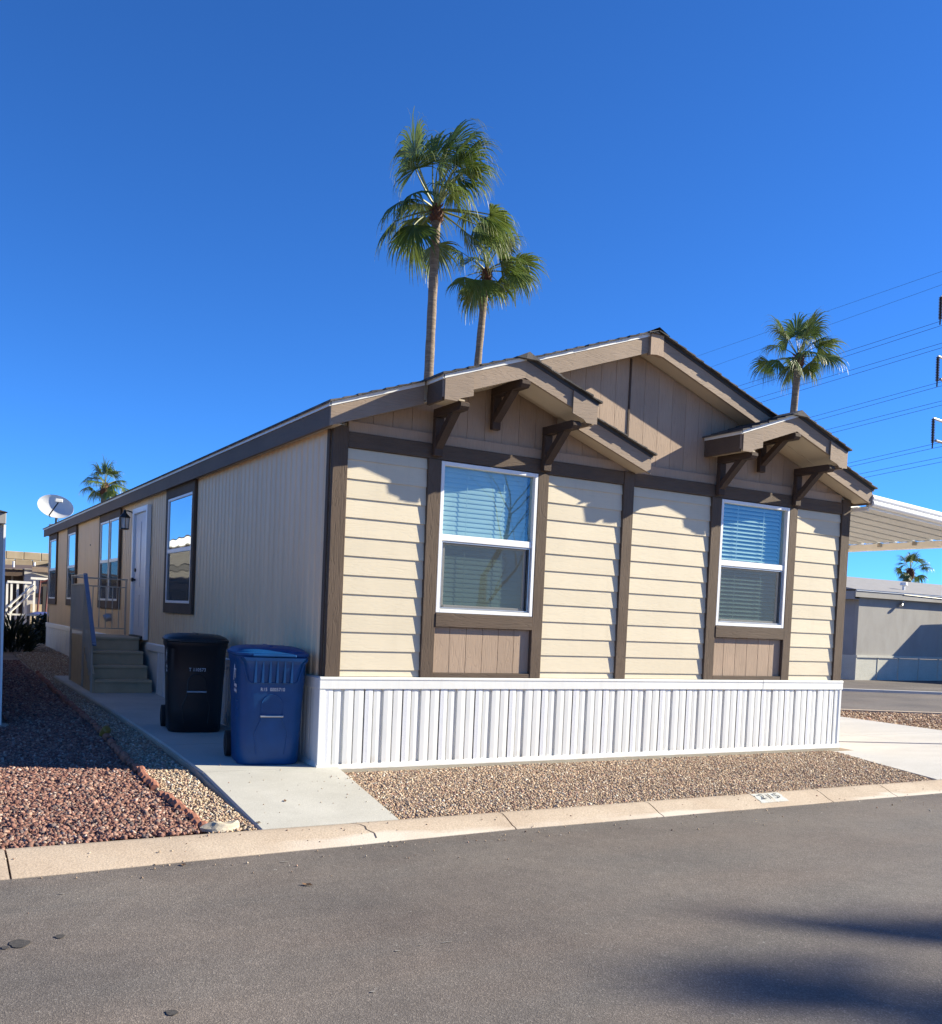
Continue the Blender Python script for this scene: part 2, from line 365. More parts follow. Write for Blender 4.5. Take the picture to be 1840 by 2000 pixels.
def link(name, me, parent=None, loc=None, rot=None):
    o = bpy.data.objects.new(name, me); COL.objects.link(o)
    if parent: o.parent = parent
    if loc is not None: o.location = loc
    if rot is not None: o.rotation_euler = rot
    return o
def ob(name, mb, mats, parent=None, smooth=False, **kw): return link(name, mb.mesh(name, mats, smooth), parent, **kw)
def tag(o, label, cat, group=None):
    o['label'] = label; o['category'] = cat
    if group: o['group'] = group
    return o
def struct(o, label=None):
    o['kind'] = 'structure'
    if label: o['label'] = label
    return o
def stuff(o, label=None, cat=None):
    o['kind'] = 'stuff'
    if label: o['label'] = label
    if cat: o['category'] = cat
    return o
def thing(name, label, cat, loc=(0, 0, 0), rz=0, group=None):
    o = link(name, None, None, loc, (0, 0, rz)); return tag(o, label, cat, group)
def text_mesh(body, size, mat, name='lettering', bold=0.0, thick=.0005, space=1.0):
    cu = bpy.data.curves.new('t', 'FONT'); cu.body = body; cu.space_character = space; cu.size = size; cu.align_x = 'CENTER'; cu.align_y = 'CENTER'; cu.offset = bold; cu.extrude = thick
    t = bpy.data.objects.new('t', cu); COL.objects.link(t)
    bpy.context.view_layer.update()
    me = bpy.data.meshes.new_from_object(t.evaluated_get(bpy.context.evaluated_depsgraph_get()))
    bpy.data.objects.remove(t); bpy.data.curves.remove(cu)
    me.name = name; me.materials.clear(); me.materials.append(MATS[mat]); return me
def raypt(u, v, D): return CAM+(cF+cR*((u-920)/FPX)-cU*((v-CYP)/FPX))*D

# ------------------------------------------------------------------ ground, road, kerb, path
def gz(y): return -.035+.0135*y if y > 0 else -.035+.035*y/2.03
def wz(y): return .03+.0135*y if y > 0 else .03+.08*y/2.03
def sheet(name, poly, zf, mat, thick=0.0, label=None):
    """flat-ish polygon (x,y) with height zf(x,y); thick>0 gives it sides"""
    mb = MB(); n = len(poly)
    top = [(x, y, zf(x, y)) for x, y in poly]
    if thick:
        bot = [(x, y, zf(x, y)-thick) for x, y in poly]
        mb.add(top+bot, [tuple(range(n))]+[(i, (i+1) % n, n+(i+1) % n, n+i) for i in range(n)])
    else: mb.add(top, [tuple(range(n))])
    return struct(ob(name, mb, mat), label)
mb = MB(); mb.add([(-900, -900, -.22), (900, -900, -.22), (900, 900, -.22), (-900, 900, -.22)], [(0, 1, 2, 3)])
struct(ob('ground', mb, 'soil'))
mb = MB()
N = 40; xs = [-70+150*i/N for i in range(N+1)]
def ky(x):                                        # front (street) edge of the kerb
    if x < -2.9: return -2.46
    if x < .6: return -2.46+(x+2.9)/3.5*.15
    return -2.31
mb.add([(-70, -11.5, -.13), (80, -11.5, -.13), (80, -2.2, -.13), (-70, -2.2, -.13)], [(0, 1, 2, 3)])
struct(ob('road', mb, 'asphalt'))
# side street beyond the drive
mb = MB(); mb.add([(8.0, 7.15, -.115), (60, -16.2, -.115), (74, -12, -.115), (24.2, 8.1, -.115), (19.3, 10.2, -.115), (12, 13.4, -.115)], [(0, 1, 2, 3, 4, 5)])
struct(ob('side_road', mb, 'asphalt'))
mb = MB(); mb.add([(11, 13.2, -.10), (19.3, 10.05, -.10), (26.5, 6.95, -.10), (60, 0, -.10), (60, 60, -.10), (5, 60, -.10)], [(0, 1, 2, 3, 4, 5)])
struct(ob('far_lot_pavement', mb, 'asphalt'))
# yard terrain under the gravel
def terrain(name, x0, x1, y0, y1, mat, nx=2, ny=24, dz=0):
    mb = MB(); vs = []; fs = []
    for j in range(ny+1):
        y = y0+(y1-y0)*j/ny
        for i in range(nx+1): vs.append((x0+(x1-x0)*i/nx, y, gz(y)+dz))
    for j in range(ny):
        for i in range(nx): a = j*(nx+1)+i; fs.append((a, a+1, a+nx+2, a+nx+1))
    mb.add(vs, fs); return struct(ob(name, mb, mat))
terrain('yard_soil', -1.6, 7.4, -2.06, 40, 'soil')
terrain('neighbour_yard_soil', -14, -1.58, -2.06, 40, 'soil_red', dz=-.004)
mb = MB(); mb.add([(6.0, -2.05, -.09), (11.5, -2.05, -.09), (16.6, 3.0, -.09), (12.0, 5.15, -.09), (7.3, 7.3, -.09)], [(0, 1, 2, 3, 4)])
struct(ob('side_yard_soil', mb, 'soil'))
# kerb: separate cast sections, each a rolled profile
kerb = link('kerb', None); struct(kerb)
joints = [-14, -9, -5.6, -2.83, .70, 2.18, 4.3, 5.25, 8.2, 11.2, 15, 19]
for a, b_ in zip(joints[:-1], joints[1:]):
    n = max(2, int((b_-a)/.35)); rings = []
    for i in range(n+1):
        x = a+.006+(b_-a-.012)*i/n; f = ky(x); j = .003*math.sin(x*3.1)+.002*math.sin(x*11)
        back = -2.03+j
        prof = [(back, -.20), (back, -.058), (back-.015, -.048), (back-.075, -.047), ((back+f)/2, -.070), (f+.06, -.108), (f+.018, -.118), (f+j, -.126), (f+j, -.20)]
        rings.append([(x, y, z) for y, z in prof])
    ob('kerb_section', MB().loft(rings), 'kerb_concrete', kerb, True)
# crack, number patch and number on the kerb
def kz(x, y):
    f = ky(x); m = (-2.03+f)/2
    return float(np.interp(-y, [2.03, 2.045, 2.105, -m, -(f+.06), -(f+.018), -f], [-.058, -.048, -.047, -.070, -.108, -.118, -.126]))
def kerb_patch(name, pts, mat, lift=.003, parent=kerb):
    mb = MB(); mb.add([(x, y, kz(x, y)+lift) for x, y in pts], [tuple(range(len(pts)))]); return ob(name, mb, mat, parent)
ck = MB(); px_, py_ = -.56, -2.05
pts = [(-.56, -2.05), (-.52, -2.10), (-.49, -2.14), (-.50, -2.19), (-.46, -2.24), (-.47, -2.30)]
for (xa, ya), (xb, yb) in zip(pts[:-1], pts[1:]):
    ck.add([(xa-.004, ya, kz(xa, ya)+.003), (xa+.004, ya, kz(xa, ya)+.003), (xb+.004, yb, kz(xb, yb)+.003), (xb-.004, yb, kz(xb, yb)+.003)], [(0, 1, 2, 3)])
ob('crack', ck, 'kerb_crack', kerb)
pm = MB(); ycut = [-2.085, -2.105, -2.14, -2.17, -2.205, -2.235]
for ya, yb in zip(ycut[:-1], ycut[1:]): pm.add([(3.42+.012*math.sin(ya*90), ya, kz(3.3, ya)+.003), (3.77+.010*math.sin(ya*70), ya, kz(3.3, ya)+.003), (3.77+.010*math.sin(yb*70), yb, kz(3.3, yb)+.003), (3.42+.012*math.sin(yb*90), yb, kz(3.3, yb)+.003)], [(0, 1, 2, 3)])
ob('painted_patch', pm, 'curb_paint', kerb)
me = text_mesh('215', .145, 'curb_ink', 'house_number', -.0005, space=1.3)
t = link('house_number', me, kerb, (3.595, -2.165, kz(3.6, -2.16)+.010), (math.atan2(.045, .11), 0, 0)); t.scale = (1.0, .74, 1)
t['label'] = 'painted dark house number 215 on the kerb'
# walkway slabs
walk = link('path', None); struct(walk)
ybreaks = [-2.03, -.04, 1.55, 3.1, 4.65, 6.2, 7.8, 9.7]
lx = lambda y: np.interp(y, [-2.05, -1.08, .32, 2.4, 4.67, 7, 9.8], [-1.224, -1.159, -1.076, -1.03, -1.03, -1.055, -1.075])
for a, b_ in zip(ybreaks[:-1], ybreaks[1:]):
    rx = (lambda y: np.interp(y, [-2.03, -.04], [-.155, .17])) if b_ < .1 else (lambda y: .06)
    A, B = a+.004, b_-.004; mb = MB()
    top = [(lx(A), A, wz(A)), (rx(A), A, wz(A)), (rx(B), B, wz(B)), (lx(B), B, wz(B))]
    bev = [(top[0][0]+.012, top[0][1], top[0][2]+.0), (top[1][0]-.012, top[1][1], top[1][2]), (top[2][0]-.012, top[2][1], top[2][2]), (top[3][0]+.012, top[3][1], top[3][2])]
    low = [(x, y, z-.012) for x, y, z in top]; bot = [(x, y, z-.16) for x, y, z in top]
    mb.add(bev+low+bot, [(0, 1, 2, 3)]+[(i, (i+1) % 4, 4+(i+1) % 4, 4+i) for i in range(4)])
    mb.add(low+bot, [(i, (i+1) % 4, 4+(i+1) % 4, 4+i) for i in range(4)])
    ob('path_slab', mb, 'concrete_walk', walk)
mb = MB()   # rough pour edge along the garden side
ys = np.linspace(-2.03, 9.7, 48)
mb.loft([[(lx(y)-.02+.006*math.sin(y*7), y, wz(y)-.022), (lx(y)-.004, y, wz(y)-.016), (lx(y)-.004, y, wz(y)-.17), (lx(y)-.03, y, wz(y)-.17)] for y in ys])
ob('path_edge', mb, 'concrete_side', walk)
# driveway
drv = link('driveway', None); struct(drv)
dxl = lambda y: np.interp(y, [-2.05, -.2, 12], [6.28, 6.95, 6.95])
for (ya, yb) in ((-2.03, 1.15), (1.162, 5.1), (5.112, 9.0)):
    for (xa, xb) in ((None, 9.15), (9.156, 11.4)):
        A0 = dxl(ya) if xa is None else xa; B0 = dxl(yb) if xa is None else xa
        mb = MB(); z = lambda y: -.045+.004*(y+2.03) if y > -1e9 else 0
        ym = min(max(-.2, ya), yb) if xa is None else (ya+yb)/2
        M0 = dxl(ym) if xa is None else xa
        top = [(A0, ya, z(ya)), (xb, ya, z(ya)), (xb, yb, z(yb)), (B0, yb, z(yb)), (M0, ym, z(ym))]
        bot = [(x, y, q-.14) for x, y, q in top]
        mb.add(top+bot, [(0, 1, 2, 3, 4)]+[(i, (i+1) % 5, 5+(i+1) % 5, 5+i) for i in range(5)])
        ob('drive_slab', mb, 'concrete_drive', drv)
mb = MB(); mb.box(6.8, 11.6, -2.03, 12, -.2, -.075); struct(ob('drive_base', mb, 'kerb_crack'))
# far kerb along the side street
k2 = link('side_kerb', None); struct(k2)
def strip(parent, name, p0, p1, w, z0, z1, mat, n=4):
    d = Vector((p1[0]-p0[0], p1[1]-p0[1], 0)); L = d.length; d.normalize(); s = Vector((-d.y, d.x, 0))
    for i in range(n):
        a = Vector((*p0, 0))+d*(L*i/n+.006); e = Vector((*p0, 0))+d*(L*(i+1)/n-.006)
        mb = MB(); q = [a-s*w/2, e-s*w/2, e+s*w/2, a+s*w/2]
        mb.add([(p.x, p.y, z0) for p in q]+[(p.x, p.y, z1) for p in q], [(4, 5, 6, 7), (0, 1, 5, 4), (1, 2, 6, 5), (2, 3, 7, 6), (3, 0, 4, 7)])
        ob(name, mb, mat, parent)
strip(k2, 'kerb_section', (8.2, 7.06), (20, 1.75), .20, -.2, -.055, 'kerb_concrete', 6)
k3 = link('opposite_kerb', None); struct(k3)
strip(k3, 'kerb_section', (12.2, 13.05), (40, .7), .22, -.2, -.045, 'concrete_drive', 10)

# ------------------------------------------------------------------ gravel
ICO_V = []; t_ = (1+5**.5)/2
for a, b_ in ((1, t_), (-1, t_), (1, -t_), (-1, -t_)): ICO_V += [(0, a, b_), (a, b_, 0), (b_, 0, a)]
ICO_V = np.array(ICO_V)/np.linalg.norm(ICO_V[0])
def ico_faces():
    bm = bmesh.new()
    for p in ICO_V: bm.verts.new(p)
    bmesh.ops.convex_hull(bm, input=bm.verts); bm.verts.index_update()
    f = [[v.index for v in fa.verts] for fa in bm.faces]; bm.free(); return np.array(f)
ICO_F = ico_faces()
def in_poly(x, y, poly):
    r = np.zeros(len(x), bool); n = len(poly)
    for i in range(n):
        (x0, y0), (x1, y1) = poly[i], poly[(i+1) % n]
        c = ((y0 > y) != (y1 > y)) & (x < (x1-x0)*(y-y0)/(y1-y0+1e-12)+x0); r ^= c
    return r
def stones(name, poly, dens, smin, smax, zf, palette, flat=.7, seed=1, keep=None, jit=.52):
    g = np.random.default_rng(seed); P = np.array(poly)
    x0, y0 = P.min(0); x1, y1 = P.max(0); n = int((x1-x0)*(y1-y0)*dens)
    x = g.uniform(x0, x1, n); y = g.uniform(y0, y1, n); k = in_poly(x, y, poly)
    if keep is not None: k &= keep(x, y, g)
    x, y = x[k], y[k]; n = len(x)
    s = smin+(smax-smin)*g.beta(1.6, 2.6, n)
    sc3 = np.stack([s*g.uniform(.8, 1.35, n), s*g.uniform(.7, 1.1, n), s*g.uniform(.5, .9, n)*flat/.7], 1)
    V = ICO_V[None]*(1+g.uniform(-jit, jit, (n, 12, 1)))*sc3[:, None]
    a = g.uniform(0, 2*np.pi, n); bt = g.normal(0, .45, n); ct = g.normal(0, .45, n)
    def rot(ax, t):
        c, sn = np.cos(t), np.sin(t); R = np.zeros((n, 3, 3)); i, j = [(1, 2), (2, 0), (0, 1)][ax]
        R[:, ax, ax] = 1; R[:, i, i] = c; R[:, j, j] = c; R[:, i, j] = -sn; R[:, j, i] = sn; return R
    R = rot(2, a) @ rot(0, bt) @ rot(1, ct)
    V = np.einsum('nij,nkj->nki', R, V)
    z = zf(x, y)+sc3[:, 2]*g.uniform(.05, .9, n)
    V += np.stack([x, y, z], 1)[:, None]
    F = (ICO_F[None]+(np.arange(n)*12)[:, None, None]).reshape(-1, 3)
    me = bpy.data.meshes.new(name); me.vertices.add(n*12); me.vertices.foreach_set('co', V.astype(np.float32).ravel())
    me.loops.add(len(F)*3); me.loops.foreach_set('vertex_index', F.astype(np.int32).ravel())
    me.polygons.add(len(F)); me.polygons.foreach_set('loop_start', np.arange(0, len(F)*3, 3, dtype=np.int32)); me.polygons.foreach_set('loop_total', np.full(len(F), 3, np.int32))
    me.update(calc_edges=True)
    pal = np.array([p[1:] for p in palette]); w = np.array([p[0] for p in palette], float); w /= w.sum()
    ci = pal[g.choice(len(pal), n, p=w)]*g.uniform(.72, 1.25, (n, 1))
    rgba = np.ones((n, 12, 4), np.float32); rgba[..., :3] = ci[:, None]
    at = me.attributes.new('stone_colour', 'FLOAT_COLOR', 'POINT'); at.data.foreach_set('color', rgba.ravel())
    me.materials.append(MATS['stones']); me.validate()
    return stuff(link(name, me))
TAN = [(5, .42, .31, .21), (4, .34, .24, .165), (3, .50, .41, .30), (2, .27, .17, .12), (1.3, .24, .20, .17), (1.2, .58, .52, .43), (1.5, .40, .25, .19)]
RED = [(a_, r_*.88, g_*.84, b__*.84) for a_, r_, g_, b__ in [(5, .25, .135, .105), (4, .31, .185, .140), (3, .17, .085, .070), (2, .38, .265, .205), (2, .16, .125, .115), (1, .45, .37, .31)]]
vg = np.vectorize(gz)
bx = [(-2.1, -1.60), (-1.5, -1.575), (-.96, -1.595), (-.45, -1.60), (.3, -1.55), (1.36, -1.525), (3.2, -1.434), (4.8, -1.417), (8, -1.333), (10.3, -1.257), (14, -1.186)]
bxf = lambda y: np.interp(y, [p[0] for p in bx], [p[1] for p in bx])
o = stones('front_gravel', [(.185, -.07), (-.14, -2.02), (6.30, -2.02), (6.96, -.20), (6.96, -.07)], 5200, .006, .0145, lambda x, y: vg(y)+.004*np.sin(x*2.3)*np.sin(y*3), TAN, seed=3)
tag(o, 'tan gravel bed along the white skirting and the kerb', 'gravel')
o = stones('path_gravel', [(-1.62, -2.0), (-1.24, -2.0), (-1.06, 2.4), (-1.06, 6), (-1.09, 9.8), (-.02, 9.8), (-.02, 21), (-1.15, 16), (-1.30, 8), (-1.46, 3), (-1.6, .3)], 3600, .006, .016, lambda x, y: vg(y)+.01, [(p[0], p[1]*1.05, p[2]*1.08, p[3]*1.08) for p in TAN], seed=4,
           keep=lambda x, y, g: (x > bxf(y)+.02) & (g.random(len(x)) < np.interp(y, [1, 6, 12], [1, .55, .25])))
tag(o, 'narrow strip of tan gravel between brick edging and concrete path', 'gravel')
o = stones('red_gravel', [(-3.6, -2.02), (-1.55, -2.02), (-1.6, .3), (-1.4, 5), (-1.2, 12), (-1.2, 14), (-2.3, 14), (-2.3, 3.5), (-3.6, 3.4)], 3100, .010, .023, lambda x, y: vg(y)+.010+.012*np.sin(x*1.7+y), RED, seed=5,
           keep=lambda x, y, g: (x < bxf(y)-.035) & (g.random(len(x)) < np.interp(y, [1.5, 6, 12], [1, .6, .3])))
tag(o, 'bed of reddish crushed rock left of the brick edging', 'gravel')
o = stones('side_gravel', [(11.42, -1.4), (16.2, 2.9), (12.0, 5.0), (8.2, 6.8), (11.42, 5.0)], 700, .014, .034, lambda x, y: x*0-.078, [(p[0], p[1]*.9, p[2]*.86, p[3]*.86) for p in TAN], seed=6)
tag(o, 'strip of tan gravel between the drive and the side street', 'gravel')
o = stones('far_gravel', [(23.2, 8.1), (30, 5.0), (34, 5.5), (27, 9.0)], 60, .03, .07, lambda x, y: x*0-.08, TAN, seed=8)
tag(o, 'gravel patch on the far side of the side street', 'gravel')

def on_hard(x, y):
    return np.where(y > -2.03, np.vectorize(wz)(y)+.001, np.where(y > -2.30, np.vectorize(kz)(x, y)+.001, -.127))
o = stones('stray_gravel', [(-2.9, -3.3), (6.2, -3.0), (6.2, -2.04), (-.16, -2.04), (.1, -.4), (-1.0, .4), (-1.2, -2.04), (-2.9, -2.04)], 95, .003, .009, on_hard, TAN, seed=17,
           keep=lambda x, y, g: g.random(len(x)) < np.where(y > -2.03, np.clip(.12+.9*np.exp(-np.minimum(np.abs(x+1.18), np.abs(x+.02))*14), 0, 1), np.where(y > -2.31, .35, .9*np.exp((y+2.31)*4.5))))
tag(o, 'stray pebbles scattered over the path, the kerb and the gutter', 'gravel')

# ------------------------------------------------------------------ the mobile home
W = 7.12; LEN = 19.6; YF = -.26; YB = -.59; SL = .3505; ZE = 3.335; XO = .12; RX = 3.56; FH = .198
def zt(x): return ZE+SL*(x+XO) if x < RX else ZE+SL*(W+XO-x)
G1, G2 = 1.706, 5.44
def z1(x): return zt(x) if x < G1 else zt(G1)-SL*(x-G1)          # left decorative gable
def z2(x): return zt(x) if x > G2 else zt(G2)-SL*(G2-x)          # right decorative gable
home = thing('mobile_home', 'cream single-storey manufactured home with brown trim, twin front gables and white skirting', 'house')
# backing shell with window openings
wall = link('wall', None, home); wall['label'] = 'front wall of cream lap siding with brown posts'
BAYS = [(.15, .992), (2.41, 3.407), (3.549, 4.718), (6.148, 6.965)]
WINS = [(1.135, 2.278), (4.87, 6.013)]
mb = MB()
xs_ = [0, 1.135, 2.278, 4.87, 6.013, W]
for a, b_ in ((0, 1.135), (2.278, 4.87), (6.013, W)): mb.box(a+.002, b_-.002, .012, .12, .05, 2.99)
for a, b_ in WINS: mb.box(a-.002, b_+.002, .012, .12, .05, 1.51)
mb.prism([(.004, 2.992), (W-.004, 2.992), (W-.004, zt(W)-.06), (RX, zt(RX)-.06), (.004, zt(0)-.06)], 'y', .012, .12)
ob('backing', mb, 'siding_cream', wall)
mb = MB(); mb.box(.02, .10, .13, LEN, .05, 3.2); mb.box(W-.10, W, .13, LEN, .05, 3.2); mb.box(.02, W, LEN-.05, LEN, .05, 3.2)
ob('body', mb, 'metal_siding', home)
mb = MB(); mb.box(.12, W-.12, .55, .60, .05, 3.1); ob('interior_partition', mb, 'dark_room', home)
# lap siding courses, one board each
S0, EX = .938, .178
def lap_mesh(L, h, name='siding_board'):
    m_ = MB(); m_.prism([(-.024, 0), (-.004, 0), (.004, h+.02), (-.010, h+.02)], 'x', 0, L)
    # small chamfer line at drip edge
    return m_.mesh(name, 'siding_cream')
for a, b_ in BAYS:
    full = lap_mesh(b_-a-.004, EX)
    first = lap_mesh(b_-a-.004, S0-.875)
    link('siding_board', first, wall, (a+.002, .004, .875))
    for i in range(12):
        z = S0+i*EX
        if z+EX > 3.0: 
            top = lap_mesh(b_-a-.004, 3.0-z-.022); link('siding_board', top, wall, (a+.002, 0, z)); break
        link('siding_board', full, wall, (a+.002, 0, z+random.uniform(-.0015, .0015)), (0, random.uniform(-.0012, .0012), 0))
# posts, band, frieze
for a, b_, top in ((0, .15, 3.19), (.992, 1.135, 3.0), (2.278, 2.41, 3.0), (3.407, 3.549, 3.15), (4.718, 4.87, 3.0), (6.013, 6.148, 3.0), (6.965, W, 3.19)):
    ob('trim_post', MB().box(a, b_, -.045, .006, .872, top, c=.004), 'trim_brown_v', home)
for a, b_ in ((.152, 3.405), (3.551, 6.963)):
    ob('trim_band', MB().box(a, b_, -.038, .006, 3.002, 3.145, c=.004), 'trim_brown_h', home)
for a, b_ in ((.152, 3.60), (3.603, 6.963)):
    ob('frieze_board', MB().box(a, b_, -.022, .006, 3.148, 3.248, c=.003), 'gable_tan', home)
for a, b_ in WINS:
    ob('sill_board', MB().box(a+.001, b_-.001, -.052, .006, 1.372, 1.508, c=.004), 'trim_brown_h', home)
    ob('base_board', MB().box(a+.001, b_-.001, -.040, .006, .872, .915, c=.003), 'trim_brown_h', home)
    n = 6; w = (b_-a)/n
    for i in range(n):
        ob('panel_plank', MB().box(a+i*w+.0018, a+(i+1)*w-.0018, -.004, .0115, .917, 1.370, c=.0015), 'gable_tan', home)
# gable planks (vertical grooved siding)
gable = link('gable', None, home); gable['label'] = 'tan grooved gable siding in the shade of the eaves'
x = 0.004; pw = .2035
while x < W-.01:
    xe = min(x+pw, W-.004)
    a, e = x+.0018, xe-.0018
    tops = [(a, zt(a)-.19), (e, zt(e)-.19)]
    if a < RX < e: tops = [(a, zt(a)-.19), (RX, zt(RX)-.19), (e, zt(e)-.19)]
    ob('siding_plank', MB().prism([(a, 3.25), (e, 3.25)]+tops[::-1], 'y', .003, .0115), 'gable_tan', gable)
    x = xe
ob('joint_batten', MB().box(3.440, 3.462, -.008, .0028, 3.25, 4.38), 'bracket_brown', gable)

# roof ------------------------------------------------------------
roof = link('roof', None, home); roof['label'] = 'low-pitched dark shingle roof'
def slope_slab(mb, xa, xb, zf, y0, y1, up, dn):
    mb.prism([(xa, zf(xa)+dn), (xb, zf(xb)+dn), (xb, zf(xb)+up), (xa, zf(xa)+up)], 'y', y0, y1)
def shingles(xa, xb, zf, y0, y1, seed):
    """overlapping courses from eave xa up to ridge xb, butts uneven by a few mm"""
    g = random.Random(seed); L = abs(xb-xa); n = max(2, round(L/.135)); mb = MB(); s = 1 if xb > xa else -1
    for i in range(n):
        a = xa+s*L*i/n; e = a+s*L/n*1.18
        if (e-xb)*s > 0: e = xb
        j0 = g.uniform(-.012, .006); k = g.uniform(0, .004)
        mb.prism([(a, zf(a)+.006), (e, zf(e)+.004), (e, zf(e)+.010), (a, zf(a)+.021+k)], 'y', y0+j0, y1)
    o = ob('shingle_course', mb, 'shingle', roof); o['kind'] = 'stuff'; return o
mb = MB(); slope_slab(mb, -.10, RX, zt, YF+.03, LEN+.25, .002, -.17); slope_slab(mb, W+.10, RX, zt, YF+.03, LEN+.25, .002, -.17)
ob('roof_deck', mb, 'soffit_cream', roof)
shingles(-XO-.035, RX, zt, YF-.055, LEN+.28, 1); shingles(W+XO+.035, RX, zt, YF-.055, LEN+.28, 2)
mb = MB(); rings = []
for y in np.linspace(YF-.06, LEN+.28, 60):
    rings.append([(RX-.15, y, zt(RX-.15)+.022), (RX, y, zt(RX)+.042+.006*(int(y*7) % 2)), (RX+.15, y, zt(RX+.15)+.022)])
mb.loft(rings, cap=False); ob('ridge_cap', mb, 'shingle', roof)
# soffits (sloped boards under the rakes)
def soffit(xa, xb, zf, y0, y1, dn=-.19):
    mb = MB(); mb.prism([(xa, zf(xa)+dn), (xb, zf(xb)+dn), (xb, zf(xb)+dn+.012), (xa, zf(xa)+dn+.012)], 'y', y0, y1)
    ob('soffit', mb, 'soffit_cream', roof)
soffit(-.095, RX, zt, YF+.03, -.012); soffit(RX, W+.095, zt, YF+.03, -.012)
# rake fascias at the wall plane overhang
def rake(xa, xb, zf, y, h=FH, t=.03, name='fascia', mat='fascia_tan', top=-.004):
    mb = MB(); mb.prism([(xa, zf(xa)+top-h), (xb, zf(xb)+top-h), (xb, zf(xb)+top), (xa, zf(xa)+top)], 'y', y, y+t)
    return ob(name, mb, mat, roof)
def drip(xa, xb, zf, y, mat, h=.030):
    mb = MB(); mb.prism([(xa, zf(xa)-h), (xb, zf(xb)-h), (xb, zf(xb)+.006), (xa, zf(xa)+.006)], 'y', y-.010, y-.002)
    return ob('drip_edge', mb, mat, roof)
rake(-XO, .80, zt, YF); rake(1.72, RX-.09, zt, YF); rake(RX+.09, 5.42, zt, YF); rake(6.32, W+XO, zt, YF)
drip(-XO-.02, .80, zt, YF, 'drip_white'); drip(G1+.1, RX-.02, zt, YF, 'drip_white'); drip(RX+.02, 5.42, zt, YF, 'drip_shaded'); drip(6.32, W+XO+.02, zt, YF, 'drip_shaded')  # right slope's drip edge carries its shade in the colour
mb = MB(); mb.prism([(RX-.088, zt(RX-.088)-.225), (RX, zt(RX)-.245), (RX+.088, zt(RX+.088)-.225), (RX+.088, zt(RX+.088)-.006), (RX, zt(RX)-.004), (RX-.088, zt(RX-.088)-.006)], 'y', YF-.035, YF+.028)
ob('ridge_block', mb, 'gable_tan', roof)
# right half of left decorative gable, standing off the wall
rake(2.58, 3.585, z1, YF); drip(2.58, 3.60, z1, YF, 'drip_shaded')
mb = MB(); slope_slab(mb, 2.50, 3.57, z1, YF+.03, -.010, .002, -.17); ob('roof_deck', mb, 'soffit_cream', roof)
shingles(3.62, 2.50, z1, YF-.05, -.010, 3); soffit(2.50, 3.56, z1, YF+.03, -.012)
# long side fascias
ob('eave_fascia', MB().box(-XO, -XO+.03, YF+.031, LEN+.28, ZE-.004-FH, ZE-.004, c=.003), 'fascia_side', roof)
ob('eave_fascia', MB().box(W+XO-.03, W+XO, YF+.031, LEN+.28, ZE-.004-FH, ZE-.004, c=.003), 'fascia_side', roof)
ob('eave_drip', MB().box(-XO-.012, -XO-.002, YF-.01, LEN+.28, ZE-.030, ZE+.004), 'drip_white', roof)
ob('eave_soffit', MB().box(-XO+.031, .0, YF+.04, LEN+.2, ZE-FH+.02, ZE-FH+.03), 'soffit_cream', roof)
ob('rake_end', MB().prism([(-XO, ZE-FH-.004), (RX, zt(RX)-FH-.004), (W+XO, ZE-FH-.004), (W+XO, ZE-.004), (RX, zt(RX)-.004), (-XO, ZE-.004)], 'y', LEN+.25, LEN+.28), 'fascia_tan', roof)
